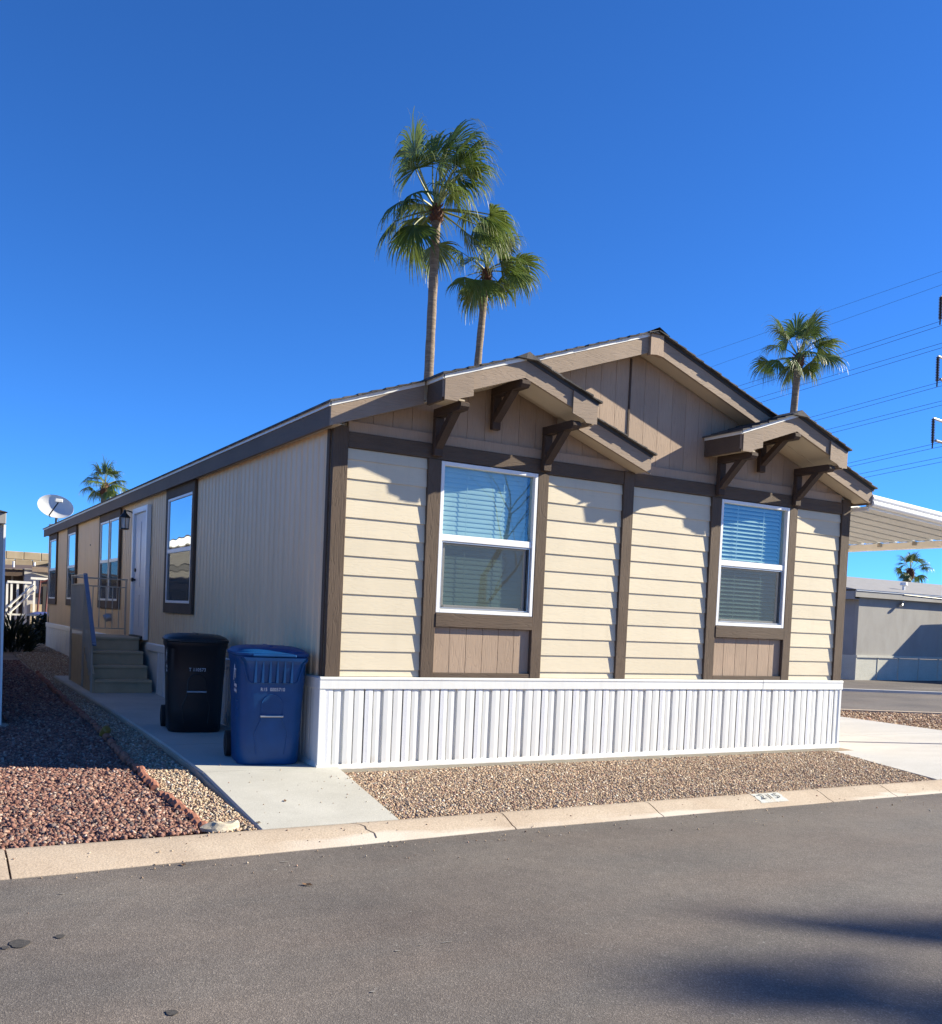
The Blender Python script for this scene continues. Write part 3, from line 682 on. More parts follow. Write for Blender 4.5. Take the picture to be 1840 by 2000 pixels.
# projecting porch-like bump-outs over the two windows
def bump_out(c, zf, xl, xr, has_left_return_to_wall):
    g = link('gable_hood', None, home); g['label'] = 'projecting gable hood above a front window'
    rz_ = zf(c)
    yb = -.010
    def P(name, poly, y0, y1, mat): return ob(name, MB().prism(poly, 'y', y0, y1), mat, g)
    for (xa, xb) in ((xl, c), (c, xr)):
        P('fascia', [(xa, zf(xa)-.004-.19), (xb, zf(xb)-.004-.19), (xb, zf(xb)-.004), (xa, zf(xa)-.004)], YB, YB+.03, 'fascia_tan')
        P('soffit', [(xa, zf(xa)-.185), (xb, zf(xb)-.185), (xb, zf(xb)-.172), (xa, zf(xa)-.172)], YB+.03, YF+.02 if not has_left_return_to_wall else yb, 'soffit_cream')
        P('deck', [(xa, zf(xa)-.10), (xb, zf(xb)-.10), (xb, zf(xb)+.002), (xa, zf(xa)+.002)], YB+.03, yb if (has_left_return_to_wall or xa >= c) else YF+.03, 'soffit_cream')
    P('drip_edge', [(xl-.02, zf(xl-.02)-.03), (c, rz_-.03), (c, rz_+.006), (xl-.02, zf(xl-.02)+.006)], YB-.010, YB-.002, 'drip_white')
    P('drip_edge', [(c, rz_-.03), (xr+.02, zf(xr+.02)-.03), (xr+.02, zf(xr+.02)+.006), (c, rz_+.006)], YB-.010, YB-.002, 'drip_shaded')  # right half of the drip edge: shade painted in
    # stepped end blocks
    bw = .30
    zl = zf(xl); P('end_block', [(xl, zl-.222), (xl+.13, zl-.222), (xl+.17, zl-.190), (xl+bw, zl-.150), (xl+bw, zf(xl+bw)-.035), (xl, zl-.035)], YB-.022, YB-.0105, 'fascia_tan')
    zr = zf(xr); P('end_block', [(xr-bw, zr-.150), (xr-.17, zr-.190), (xr-.13, zr-.222), (xr, zr-.222), (xr, zr-.035), (xr-bw, zf(xr-bw)-.035)], YB-.022, YB-.0105, 'fascia_tan')
    # side returns
    yl = yb if has_left_return_to_wall else YF-.003
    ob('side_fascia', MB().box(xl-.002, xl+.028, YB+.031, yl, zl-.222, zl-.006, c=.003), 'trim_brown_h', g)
    ob('side_fascia', MB().box(xr-.028, xr+.002, YB+.031, YF-.003, zr-.222, zr-.006, c=.003), 'fascia_tan', g)
    ob('side_soffit', MB().box(xl+.03, xl+.24, YB+.032, yl, zl-.200, zl-.186), 'soffit_cream', g)
    ob('side_drip', MB().box(xl-.014, xl-.003, YB-.01, yl, zl-.035, zl+.002), 'drip_white', g)
    # shingles
    for xa, ya in ((xl-.045, yb if has_left_return_to_wall else YF), (xr+.045, yb)):
        gg = random.Random(int(xa*100)); n = 7; s = 1 if c > xa else -1; L = abs(c-xa); mb = MB()
        for i in range(n):
            a = xa+s*L*i/n; e = a+s*L/n*1.18
            if (e-c)*s > 0: e = c
            mb.prism([(a, zf(a)+.006), (e, zf(e)+.004), (e, zf(e)+.011), (a, zf(a)+.024+gg.uniform(0, .005))], 'y', YB-.05+gg.uniform(-.012, .008), ya)
        ob('shingle_course', mb, 'shingle', g)['kind'] = 'stuff'
    ob('ridge_cap', MB().prism([(c-.14, zf(c-.14)+.022), (c, rz_+.040), (c+.14, zf(c+.14)+.022)], 'y', YB-.06, -.05), 'shingle', g)
bump_out(G1, z1, .832, 2.565, False)
bump_out(G2, z2, 4.585, 6.30, True)
# left slope of right hood carries back to the main gable wall (already in deck); brackets
def bracket(x, ztop, zbot, tip=-.615):
    b = link('bracket', None, home); w = .048
    ob('bracket_post', MB().box(x-w, x+w, -.105, -.046, zbot, ztop-.082, c=.006), 'bracket_brown', b)
    m_ = MB(); m_.prism([(-.046, ztop-.080), (tip+.03, ztop-.080), (tip, ztop-.050), (tip, ztop-.020), (tip+.035, ztop), (-.046, ztop)], 'x', x-w+.002, x+w-.002); ob('bracket_arm', m_, 'bracket_brown', b)
    m_ = MB(); m_.prism([(-.107, zbot+.07), (-.107, zbot+.15), (-.33, ztop-.082), (-.43, ztop-.082)], 'x', x-w+.008, x+w-.008); ob('bracket_brace', m_, 'bracket_brown', b)
for gx, zf, wx in ((G1, z1, WINS[0]), (G2, z2, WINS[1])):
    bracket(gx, zf(gx)-.205, 3.36)
    for px in (wx[0]-.07, wx[1]+.065): bracket(px, 3.470, 3.02, -.585)

# windows on the front -------------------------------------------------
def frame_ring(mb, x0, x1, z0, z1, w, y0, y1, c=.003):
    mb.box(x0, x0+w, y0, y1, z0, z1, c=c); mb.box(x1-w, x1, y0, y1, z0, z1, c=c)
    mb.box(x0+w, x1-w, y0, y1, z0, z0+w, c=c); mb.box(x0+w, x1-w, y0, y1, z1-w, z1, c=c)
slat_flat = MB().prism([(-.025, -.0015), (.025, -.0015), (.025, .0015), (.012, .0035), (-.012, .0035), (-.025, .0015)], 'x', 0, 1.0).mesh('slat', 'blind_white')
for wi, (a, b_) in enumerate(WINS):
    win = link('window', None, home); win['label'] = ['front window left of the middle post, blinds shut', 'front window right of the middle post, blinds half open'][wi]
    z0, z1_ = 1.512, 2.992; zm = 2.255
    mb = MB(); frame_ring(mb, a+.002, b_-.002, z0, z1_, .038, -.042, .05); ob('window_frame', mb, 'white_frame', win)
    ob('meeting_rail', MB().box(a+.041, b_-.041, -.030, .03, zm-.035, zm+.030, c=.004), 'white_frame', win)
    mb = MB(); frame_ring(mb, a+.075, b_-.075, z0+.05, zm-.037, .030, .012, .034); ob('lower_sash', mb, 'white_frame', win)
    ob('pane', MB().add([(a+.041, .006, zm+.031), (b_-.041, .006, zm+.031), (b_-.041, .006, z1_-.039), (a+.041, .006, z1_-.039)], [(0, 1, 2, 3)]), 'glass_front', win)
    ob('pane', MB().add([(a+.104, .022, z0+.081), (b_-.104, .022, z0+.081), (b_-.104, .022, zm-.068), (a+.104, .022, zm-.068)], [(0, 1, 2, 3)]), 'glass_front', win)
    mb = MB(); frame_ring(mb, a+.048, b_-.048, z0+.042, zm-.038, .014, -.022, -.012, .002); ob('screen_frame', mb, 'steel', win)
    mb = MB(); mb.add([(a+.06, -.016, z0+.055), (b_-.06, -.016, z0+.055), (b_-.06, -.016, zm-.05), (a+.06, -.016, zm-.05)], [(0, 1, 2, 3)]); ob('insect_screen', mb, 'insect_screen', win)
    ob('sash_rail', MB().box(a+.10, b_-.16, -.010, .010, z0+.046, z0+.078, c=.003), 'white_frame', win)
    tilt = (math.radians(80), math.radians(44))[wi]
    n = 31
    for i in range(n):
        z = z0+.05+i*.0472
        s = link('slat', slat_flat, win, (a+.07, .066, z), (tilt+random.uniform(-.03, .03), 0, random.uniform(-.001, .001))); s.scale = (b_-a-.14, 1, 1)
    for k in (.3, .68):
        xx = a+(b_-a)*k; ob('ladder_cord', MB().box(xx-.004, xx+.004,   .030, .033, z0+.05, z1_-.05), 'blind_white', win)
# side wall (left): ribbed metal sheets, one object per sheet
side = link('side_wall', None, home); side['label'] = 'shaded long side wall of ribbed cream metal siding'
def rib_sheet(L, z0, z1_):
    per = .1524; n = round(L/per); prof = []
    for i in range(n):
        y = i*per
        prof += [(y, 0), (y+.060, 0), (y+.070, -.011), (y+.092, -.011), (y+.102, 0), (y+.112, 0), (y+.117, -.005), (y+.130, -.005), (y+.135, 0)]
    prof.append((n*per, 0))
    mb = MB(); k = len(prof)
    mb.add([(x, y, z0) for y, x in prof]+[(x, y, z1_) for y, x in prof], [(i, i+1, k+i+1, k+i) for i in range(k-1)])
    return mb.mesh('siding_sheet', 'metal_siding')
shm = rib_sheet(.9144, .86, 3.20)
y = .07
while y+.9 < LEN:
    link('siding_sheet', shm, side, (-.004+random.uniform(-.0015, .0015), y, 0)); y += .9144
ob('corner_trim', MB().box(-.018, -.001, .008, .068, .872, 3.19, c=.002), 'trim_brown_v', home)
ob('corner_trim', MB().box(-.022, .0, LEN-.06, LEN+.02, .86, 3.19, c=.002), 'metal_siding', home)
def side_window(y0, y1, double=False, lab=''):
    win = link('window', None, home); win['label'] = lab
    zt_, zb = 3.155, 1.357; w = .145
    mb = MB(); X0, X1 = -.055, -.016
    mb.box(X0, X1, y0, y0+w*.72, zb, zt_, c=.003); mb.box(X0, X1, y1-w*.72, y1, zb, zt_, c=.003); mb.box(X0+.002, X1, y0+w*.72, y1-w*.72, zt_-.15, zt_, c=.003); mb.box(X0+.002, X1, y0+w*.72, y1-w*.72, zb, zb+.14, c=.003)
    ob('window_trim', mb, 'trim_brown_v', win)
    ya, yb = y0+w*.72+.002, y1-w*.72-.002
    spans = [(ya, yb)] if not double else [(ya, (ya+yb)/2-.03), ((ya+yb)/2+.03, yb)]
    if double: ob('window_mullion', MB().box(X0+.003, X1, (ya+yb)/2-.028, (ya+yb)/2+.028, zb+.142, zt_-.152), 'trim_brown_v', win)
    for a, b_ in spans:
        def ring(mb, a, b_, z0, z1_, w, x0, x1):
            mb.box(x0, x1, a, a+w, z0, z1_, c=.003); mb.box(x0, x1, b_-w, b_, z0, z1_, c=.003); mb.box(x0, x1, a+w, b_-w, z0, z0+w, c=.003); mb.box(x0, x1, a+w, b_-w, z1_-w, z1_, c=.003)
        mb = MB(); ring(mb, a, b_, 1.50, 3.002, .036, -.050, -.018); mb.box(-.046, -.018, a+.036, b_-.036, 2.215, 2.275, c=.003); ob('window_frame', mb, 'white_frame', win)
        ob('pane', MB().add([(-.034, a+.037, 2.277), (-.034, b_-.037, 2.277), (-.034, b_-.037, 2.964), (-.034, a+.037, 2.964)], [(0, 1, 2, 3)]), 'glass_side', win)
        ob('pane', MB().add([(-.028, a+.037, 1.538), (-.028, b_-.037, 1.538), (-.028, b_-.037, 2.213), (-.028, a+.037, 2.213)], [(0, 1, 2, 3)]), 'glass_side', win)
        mb = MB(); mb.add([(-.042, a+.037, 1.538), (-.042, b_-.037, 1.538), (-.042, b_-.037, 2.213), (-.042, a+.037, 2.213)], [(0, 1, 2, 3)]); ob('insect_screen', mb, 'insect_screen', win)
        ob('room_shade', MB().box(-.0205, -.0185, a+.03, b_-.03, 1.52, 2.98), 'dark_room', win)
side_window(4.64, 6.24, False, 'side window nearest the street')
side_window(9.72, 11.81, True, 'double side window behind the steps')
side_window(14.73, 16.07, False, 'side window between the double window and the far end')
side_window(17.85, 19.25, False, 'side window at the far end')
# entry door
door = link('door', None, home); door['label'] = 'white panelled entry door with deadbolt and knob'
mb = MB(); y0, y1 = 7.36, 8.48
mb.box(-.085, -.016, y0, y0+.085, .90, 3.03, c=.004); mb.box(-.085, -.016, y1-.085, y1, .90, 3.03, c=.004); mb.box(-.083, -.016, y0+.085, y1-.085, 2.945, 3.03, c=.004)
ob('door_frame', mb, 'white_frame', door)
ob('door_leaf', MB().box(-.040, -.017, y0+.088, y1-.088, .955, 2.942), 'door_white', door)
for za, zb in ((1.08, 1.62), (1.74, 2.80)):
    for ya, yb in ((y0+.16, (y0+y1)/2-.045), ((y0+y1)/2+.045, y1-.16)):
        mb = MB(); mb.box(-.049, -.041, ya, yb, za, zb, c=.006); ob('door_panel', mb, 'door_white', door)
ob('threshold', MB().box(-.11, -.016, y0+.087, y1-.087, .915, .952), 'black_metal', door)
yk = y1-.20
ob('deadbolt', MB().tube([(-.042, yk, 2.02), (-.070, yk, 2.02)], .030, 14), 'black_metal', door, True)
mb = MB(); mb.tube([(-.042, yk, 1.86), (-.075, yk, 1.86)], .018, 12); mb.tube([(-.075, yk, 1.86), (-.09, yk, 1.86), (-.115, yk, 1.86), (-.122, yk, 1.86)], [.020, .034, .034, .018], 14)
ob('door_knob', mb, 'black_metal', door, True)
ob('dryer_vent', MB().tube([(-.016, 10.53, 1.19), (-.075, 10.53, 1.19), (-.13, 10.53, 1.165)], [.075, .075, .070], 14), 'steel', home, True)
ob('cable_clip', MB().box(-.028, -.018, 13.0, 13.03, 2.62, 2.65), 'black_metal', home)
# skirting ----------------------------------------------------------
skirt = link('skirting', None, home); skirt['label'] = 'white ribbed vinyl skirting'
def skirt_mesh(h):
    # (x, depth, material) profile of one 16-inch panel
    segs = [(.000, -.025, .079, 1), (.094, -.020, .160, 0), (.195, -.025, .287, 0), (.300, -.025, .391, 0)]
    prof = []; mats = []
    x_prev = 0
    for a, d, e, mi in segs:
        if prof: prof += [(prof[-1][0]+.002, .002), (a-.002, .002)]; mats += [0, 0]
        if prof: mats += [0]
        mid = (a+e)/2
        prof += [(a, d), (mid, d-.003), (e, d)]; mats += [mi, mi]
        if a != segs[-1][0]: pass
    prof += [(.395, .002), (.4044, .002)]; mats += [0, 0]
    k = len(prof); mb = MB(); vs = [(x, y, .015) for x, y in prof]+[(x, y, h) for x, y in prof]; mb.v = [tuple(p) for p in vs]
    for i in range(k-1):
        mb.f.append((i, i+1, k+i+1, k+i)); mb.mi.append(mats[i] if i < len(mats) else 0)
    return mb.mesh('skirting_panel', ['skirt_vinyl', 'vent_strip'])
skm = skirt_mesh(.775); P = .4064
x = .014
while x < W-.02:
    o = link('skirting_panel', skm, skirt, (x, -.012, .012)); 
    if x+P > W+.02: o.scale = ((W+.02-x)/P, 1, 1)
    x += P
y = .10
while y < LEN:
    if not (6.55 < y < 9.4): link('skirting_panel', skm, skirt, (-.012, y+P, .012+.0012*y), (0, 0, -math.pi/2))
    y += P
mb = MB(); mb.prism([(-.034, .752), (-.052, .760), (-.052, .842), (-.058, .846), (-.058, .862), (-.048, .870), (-.002, .870), (-.002, .752)], 'x', -.045, W-1.42); ob('skirting_cap', mb, 'skirt_vinyl', skirt)
mb = MB(); mb.prism([(-.034, .752), (-.054, .760), (-.054, .842), (-.060, .846), (-.060, .862), (-.050, .872), (-.002, .872), (-.002, .752)], 'x', W-1.415, W+.035); ob('skirting_cap', mb, 'skirt_vinyl', skirt)
mb = MB(); mb.prism([(-.046, .752), (-.050, .760), (-.050, .855), (-.040, .868), (-.001, .868), (-.001, .752)], 'y', -.040, 7.35); ob('skirting_cap', mb, 'skirt_vinyl', skirt)
mb = MB(); mb.prism([(-.046, .752), (-.050, .760), (-.050, .855), (-.040, .868), (-.001, .868), (-.001, .752)], 'y', 9.0, LEN+.02); ob('skirting_cap', mb, 'skirt_vinyl', skirt)
mb = MB(); mb.prism([(-.034, .0), (-.062, .0), (-.062, .014), (-.046, .046), (-.034, .046)], 'x', -.05, 3.2); ob('skirting_rail', mb, 'skirt_vinyl', skirt)
mb = MB(); mb.prism([(-.034, .0), (-.062, .0), (-.062, .014), (-.046, .048), (-.034, .048)], 'x', 3.203, W+.03); ob('skirting_rail', mb, 'skirt_vinyl', skirt)
mb = MB(); mb.prism([(-.034, .03), (-.060, .03), (-.060, .044), (-.046, .075), (-.034, .075)], 'y', -.032, LEN); ob('skirting_rail', mb, 'skirt_vinyl', skirt)
ob('skirting_corner', MB().box(-.046, .012, -.046, .100, .046, .756, c=.004), 'skirt_vinyl', skirt)
ob('skirting_corner', MB().box(W-.012, W+.030, -.046, .05, .046, .756, c=.004), 'skirt_vinyl', skirt)
ob('footing', MB().box(-.02, W+.02, -.075, .4, -.2, -.004), 'concrete_side', home)
ob('skirt_backing', MB().box(.0, W-.005, .002, .008, .0, .86), 'skirt_vinyl', home)
ob('skirt_backing', MB().box(.002, .008, .01, LEN, .0, .86), 'skirt_vinyl', home)

# ------------------------------------------------------------------ entry steps with railing
stp = thing('entry_steps', 'grey-beige entry steps with railing leading to the side door', 'steps')
X0, X1 = -.93, -.075; zs = [.315, .515, .722, .930]; ys_ = [6.70, 6.98, 7.26, 7.54]
for i, (z, y) in enumerate(zip(zs, ys_)):
    zb = (wz(y) if i == 0 else zs[i-1])
    yb = ys_[i+1]+.02 if i < 3 else 7.60
    ob('riser', MB().box(X0+.035, X1-.012*i, y+.022, y+.045, zb+.001, z-.045), 'steps_paint', stp)
    if i < 3: ob('tread', MB().box(X0+.032, X1-.012*i, y, yb, z-.044, z, c=.008), 'steps_paint', stp)
ob('landing', MB().box(X0+.032, X1-.03, 7.54, 8.85, .930-.044, .930, c=.008), 'steps_paint', stp)
m_ = MB(); m_.prism([(6.72, .125), (8.85, .15), (8.85, .93), (7.40, .93), (6.72, .40)], 'x', X0, X0+.030); ob('side_panel', m_, 'steps_paint', stp)
ob('back_panel', MB().box(X0+.032, X1-.03, 8.82, 8.85, .14, .885), 'steps_paint', stp)
for (y, z0_, z1__) in ((8.84, .15, 1.875), (7.56, .15, 1.865), (6.74, .13, .98)):
    ob('rail_post', MB().box(X0-.028, X0-.002, y-.013, y+.013, z0_, z1__), 'rail_paint', stp)
ob('rail_post', MB().box(-.10, -.075, 8.827, 8.853, .931, 1.85), 'rail_paint', stp)
ob('top_rail', MB().box(X0-.030, X0, 7.55, 8.86, 1.866, 1.888, c=.003), 'rail_paint', stp)
ob('top_rail', MB().box(X0+.001, -.06, 8.83, 8.86, 1.852, 1.874, c=.003), 'rail_paint', stp)
ob('mid_rail', MB().box(X0-.025, X0-.006, 7.57, 8.83, 1.730, 1.748), 'rail_paint', stp)
ob('mid_rail', MB().box(X0+.001, -.10, 8.835, 8.852, 1.722, 1.740), 'rail_paint', stp)
ob('low_rail', MB().box(X0-.025, X0-.006, 7.57, 8.83, 1.00, 1.018), 'rail_paint', stp)
ob('low_rail', MB().box(X0+.001, -.10, 8.835, 8.852, 1.02, 1.038), 'rail_paint', stp)
bal = MB().box(-.007, .007, -.007, .007, 0, 1).mesh('baluster', 'rail_paint')
for k in range(1, 11):
    link('baluster', bal, stp, (X0-.015, 7.56+1.27*k/11, 1.018)).scale = (1, 1, .712)
for k in range(1, 8):
    link('baluster', bal, stp, (X0+.84*k/8, 8.8435, 1.038)).scale = (1, 1, .685)
def hz(y): return .985+(y-6.74)*(1.86-.985)/(7.56-6.74)
for k in range(1, 7):
    yy = 6.74+.82*k/7; zb = .30+max(0, (yy-6.9))*.85
    link('baluster', bal, stp, (X0-.015, yy, zb)).scale = (1, 1, hz(yy)-zb-.01)
m_ = MB(); m_.prism([(6.62, hz(6.62)-.03), (7.575, hz(7.575)-.02), (7.575, hz(7.575)+.025), (6.62, hz(6.62)+.02)], 'x', X0-.036, X0+.022); ob('handrail', m_, 'rail_blue', stp)
ob('handrail_end', MB().box(X0-.034, X0+.02, 6.56, 6.63, hz(6.62)-.035, hz(6.62)+.005, c=.01), 'rail_blue', stp)

# ------------------------------------------------------------------ wall lantern
lan = thing('wall_lantern', 'black carriage lantern beside the entry door', 'lamp', (-.02, 8.66, 2.70))
mb = MB(); mb.box(-.012, .004, -.055, .055, .19, .33, c=.006); ob('back_plate', mb, 'black_metal', lan)
ob('arm', MB().tube([(-.01, 0, .27), (-.05, 0, .30), (-.10, 0, .315), (-.155, 0, .31)], .010, 8), 'black_metal', lan, True)
cx = -.155
def ringpts(r, z, n=6): return [(cx+r*math.cos(2*math.pi*k/n+.5), r*math.sin(2*math.pi*k/n+.5), z) for k in range(n)]
ob('lantern_roof', MB().loft([ringpts(.095, .195), ringpts(.098, .205), ringpts(.060, .245), ringpts(.030, .275), ringpts(.022, .31), ringpts(.010, .335)]), 'black_metal', lan)
ob('lantern_base', MB().loft([ringpts(.05, -.005), ringpts(.078, .005), ringpts(.078, .02)]), 'black_metal', lan)
ob('lantern_glass', MB().loft([ringpts(.064, .021), ringpts(.074, .194)], cap=False), 'lamp_glass', lan)
for p, q in zip(ringpts(.070, .018), ringpts(.080, .196)): ob('cage_bar', MB().tube([p, q], .006, 5), 'black_metal', lan)
ob('bulb', MB().tube([(cx, 0, .02), (cx, 0, .06), (cx, 0, .10), (cx, 0, .13), (cx, 0, .145)], [.012, .014, .022, .018, .006], 10), 'white_frame', lan, True)

# ------------------------------------------------------------------ satellite dish on far end of roof
dsh = thing('satellite_dish', 'white oval satellite dish on the far roof corner', 'satellite dish', (.05, 18.9, zt(.05)+.01))
dn = Vector((-.30, -.86, .42)).normalized(); dr = dn.cross(Vector((0, 0, 1))).normalized(); du = dr.cross(dn)
rl = math.radians(20); dr, du = dr*math.cos(rl)+du*math.sin(rl), du*math.cos(rl)-dr*math.sin(rl)
dc = Vector((-.02, -.15, .42)); rings = []
for i in range(7):
    r = i/6; rings.append([tuple(dc+dr*(.46*r*math.cos(t))+du*(.32*r*math.sin(t))+dn*(.10*r*r)) for t in np.linspace(0, 2*math.pi, 33)[:-1]])
rings[0] = [tuple(dc+dr*.01*math.cos(t)+du*.01*math.sin(t)) for t in np.linspace(0, 2*math.pi, 33)[:-1]]
back = [[tuple(Vector(p)-dn*.012) for p in r] for r in rings[::-1]]
ob('reflector', MB().loft(rings+back), 'dish_white', dsh, True)
tipp = dc+dn*.42-dr*.15+du*.0
ob('feed_arm', MB().tube([dc-du*.31+dn*.05, dc-du*.33+dn*.16, tipp], .016, 6), 'black_metal', dsh)
mb = MB(); mb.box(-.09, .09, -.05, .05, -.045, .045, c=.012); o = ob('receiver', mb, 'dish_white', dsh, loc=tipp+Vector((0, 0, .03)))
ob('mast', MB().tube([(0, 0, 0), (0, 0, .26), dc-dn*.03], .026, 10), 'black_metal', dsh, True)
ob('foot_plate', MB().box(-.16, .16, -.13, .13, -.02, .012, c=.004), 'steel', dsh)
ob('strut', MB().tube([(.14, .1, .01), (.01, .01, .22)], .010, 6), 'steel', dsh)

# ------------------------------------------------------------------ wheeled bins
def rrect(w, d, r, z, n=5, cy=0, flat=0):
    pts = []
    for (sx, sy, a0) in ((1, -1, -90), (1, 1, 0), (-1, 1, 90), (-1, -1, 180)):
        for i in range(n+1):
            a = math.radians(a0+90*i/n); pts.append((sx*(w/2-r)+r*math.cos(a), cy+sy*(d/2-r)+r*math.sin(a), z))
    return pts
def wheeled_bin(label, loc, rz, mat, code, code_size, logo, ribs):
    t = thing('wheeled_bin', label, 'bin', loc, rz, None)
    secs = [(0, .555, .57, .14), (.02, .575, .60, .15), (.25, .592, .625, .15), (.60, .612, .66, .15), (.66, .62, .67, .14), (.93, .635, .69, .12), (.955, .66, .72, .11), (1.0, .665, .725, .11), (1.005, .63, .69, .10)]
    rings = [rrect(w, d, r, z, 5, .0) for z, w, d, r in secs]
    ob('body', MB().loft(rings), mat, t, True)
    def fy(z):                                      # front face y at height z
        return -np.interp(z, [s[0] for s in secs], [s[2]/2 for s in secs])
    # lid
    L = [rrect(.66, .74, .11, .998, 6, .01), rrect(.685, .765, .12, 1.012, 6, .01), rrect(.685, .765, .12, 1.032, 6, .01), rrect(.665, .74, .14, 1.040, 6, .01), rrect(.63, .70, .16, 1.062, 6, .02), rrect(.52, .58, .18, 1.084, 6, .02), rrect(.25, .30, .12, 1.094, 6, .03)]
    ob('lid', MB().loft(L), mat, t, True)
    ob('lid_lip', MB().box(-.20, .20, -.392, -.366, 1.000, 1.026, c=.008), mat, t)
    for xr in (-.17, 0, .17): ob('lid_rib', MB().loft([rrect(.045, .46, .02, 1.070, 3, .02), rrect(.03, .40, .014, 1.098 if xr == 0 else 1.090, 3, .02)]), mat, t, True, loc=(xr, 0, 0))
    ob('lid_step', MB().loft([rrect(.655, .73, .13, 1.036, 6, .01), rrect(.645, .72, .13, 1.050, 6, .01)]), mat, t, True)
    ob('hinge_bar', MB().tube([(-.26, .39, 1.0), (-.26, .44, 1.01), (.26, .44, 1.01), (.26, .39, 1.0)], .018, 8), mat, t, True)
    for s in (-1, 1):
        ob('hinge_lug', MB().box(s*.24-.025, s*.24+.025,   .35, .42, .94, 1.04, c=.01), mat, t)
    for s in (-1, 1):
        wh = link('wheel', None, t)
        X = s*.305
        ob('tyre', MB().tube([(X-.028, .29, .125), (X-.024, .29, .125), (X+.024, .29, .125), (X+.028, .29, .125)], [.105, .125, .125, .105], 24), 'rubber', wh, True)
        ob('hub', MB().tube([(X-.032, .29, .125), (X+.032, .29, .125)], .06, 12), 'rubber', wh, True)
    ob('axle', MB().tube([(-.28, .29, .125), (.28, .29, .125)], .011, 8), 'steel', t)
    # front: lift bar in an arched pocket, panel lines
    def front_strip(name, pts, r=.006, m_=mat, off=.0):
        return ob(name, MB().tube([(x, fy(z)-off, z) for x, z in pts], r, 6), m_, t, True)
    arch = [(-.13+.0, .10), (-.15, .30), (-.10, .42), (-.095, .58)]+[(-.095+.19*(k/8)-0, .58+.075*math.sin(math.pi*k/8)**.6) for k in range(1, 8)]+[(.095, .58), (.10, .42), (.15, .30), (.13, .10)]
    front_strip('pocket_rim', arch, .007)
    m_ = MB(); m_.add([(x, fy(z)-.003, z) for x, z in ((-.09, .44), (.09, .44), (.092, .58), (.06, .64), (0, .652), (-.06, .64), (-.092, .58))], [tuple(range(7))]); ob('pocket', m_, 'plastic_black' if mat == 'plastic_black' else mat, t)
    ob('lift_bar', MB().tube([(-.105, fy(.455)-.012, .455), (.105, fy(.455)-.012, .455)], .011, 10), 'steel', t, True)
    if ribs:
        # flared scoop under the front lip with upright flutes
        front = []
        for i in range(9):
            z = .995-.235*i/8; k = i/8; hw = .285-.075*min(1, max(0, (k-.15)/.85))**.7 if i else .31
            out = .030*(1-k)**.8+.004
            front.append([(-hw, fy(z)-.001, z), (-hw+.03, fy(z)-out, z), (hw-.03, fy(z)-out, z), (hw, fy(z)-.001, z)])
        m_ = MB(); n = len(front); vs = [p for r in front for p in r]; fs = []
        for i in range(n-1):
            for k in range(3): fs.append((i*4+k, i*4+k+1, (i+1)*4+k+1, (i+1)*4+k))
        m_.add(vs, fs); ob('scoop', m_, mat, t)
        for k in range(6):
            xx = -.165+k*.066
            m_ = MB(); m_.add([(xx-.006, fy(.98)-.028, .965), (xx+.006, fy(.98)-.028, .965), (xx+.012, fy(.77)-.034, .765), (xx-.012, fy(.77)-.034, .765), (xx-.018, fy(.77)-.004, .763), (xx+.018, fy(.77)-.004, .763)], [(0, 1, 2, 3), (0, 3, 4), (1, 5, 2), (3, 2, 5, 4)])
            ob('flute', m_, mat, t)
        front_strip('scoop_rim', [(-.31, .985), (-.275, .95), (-.255, .87), (-.225, .78), (-.20, .762), (.20, .762), (.225, .78), (.255, .87), (.275, .95), (.31, .985)], .007, mat, .004)
        for r_ in range(5):
            for c_ in range(3):
                zz = .44+.038*r_; yy = -.26+.028*c_+(.014 if r_ % 2 else 0); xx = -np.interp(zz, [s[0] for s in secs], [s[1]/2 for s in secs])
                ob('grip_dot', MB().tube([(xx+.004, yy, zz), (xx-.004, yy, zz)], [.007, .004], 6), mat, t)
    me = text_mesh(code, code_size*1.1, 'print_white', 'serial_number', .0003, space=1.12)
    zc = .70; tilt = math.atan2(fy(.74)-fy(.66), .08)
    o = link('serial_number', me, t, (.0, fy(zc)-.0035, zc), (math.pi/2-tilt*0+math.atan2(abs(fy(.74))-abs(fy(.66)), .08), 0, 0)); o.scale = (.8, 1, 1)
    # city print on the left side
    xs0 = -np.interp(.78, [s[0] for s in secs], [s[1]/2 for s in secs])
    lean = math.atan2(np.interp(.85, [s[0] for s in secs], [s[1]/2 for s in secs])-np.interp(.7, [s[0] for s in secs], [s[1]/2 for s in secs]), .15)
    R = (math.pi/2+lean, 0, -math.pi/2)
    for body, size, yy, zz in logo:
        xx = -np.interp(zz, [s[0] for s in secs], [s[1]/2 for s in secs])-.003
        link('printed_word', text_mesh(body, size, 'print_white', 'printed_word', .0012), t, (xx, yy, zz), R)
    zz = .845; xx = -np.interp(zz, [s[0] for s in secs], [s[1]/2 for s in secs])-.003
    m_ = MB(); m_.prism([(-.014, -.075), (.014, -.075), (.016, -.02), (.018, .05), (.010, .085), (0, .095), (-.010, .085), (-.018, .05), (-.016, -.02)], 'x', -.001, .001)
    ob('printed_emblem', m_, 'print_white', t, loc=(xx, -.09, zz), rot=(0, lean, 0))
    return t
wheeled_bin('blue plastic wheeled recycling bin at the front corner of the house', (-.385, .447, wz(.45)), math.radians(-9), 'plastic_blue', 'R15  0005710', .040, (('T', .13, -.17, .83), ('Tempe', .058, -.16, .730), ('Recycling', .042, -.16, .680)), True)
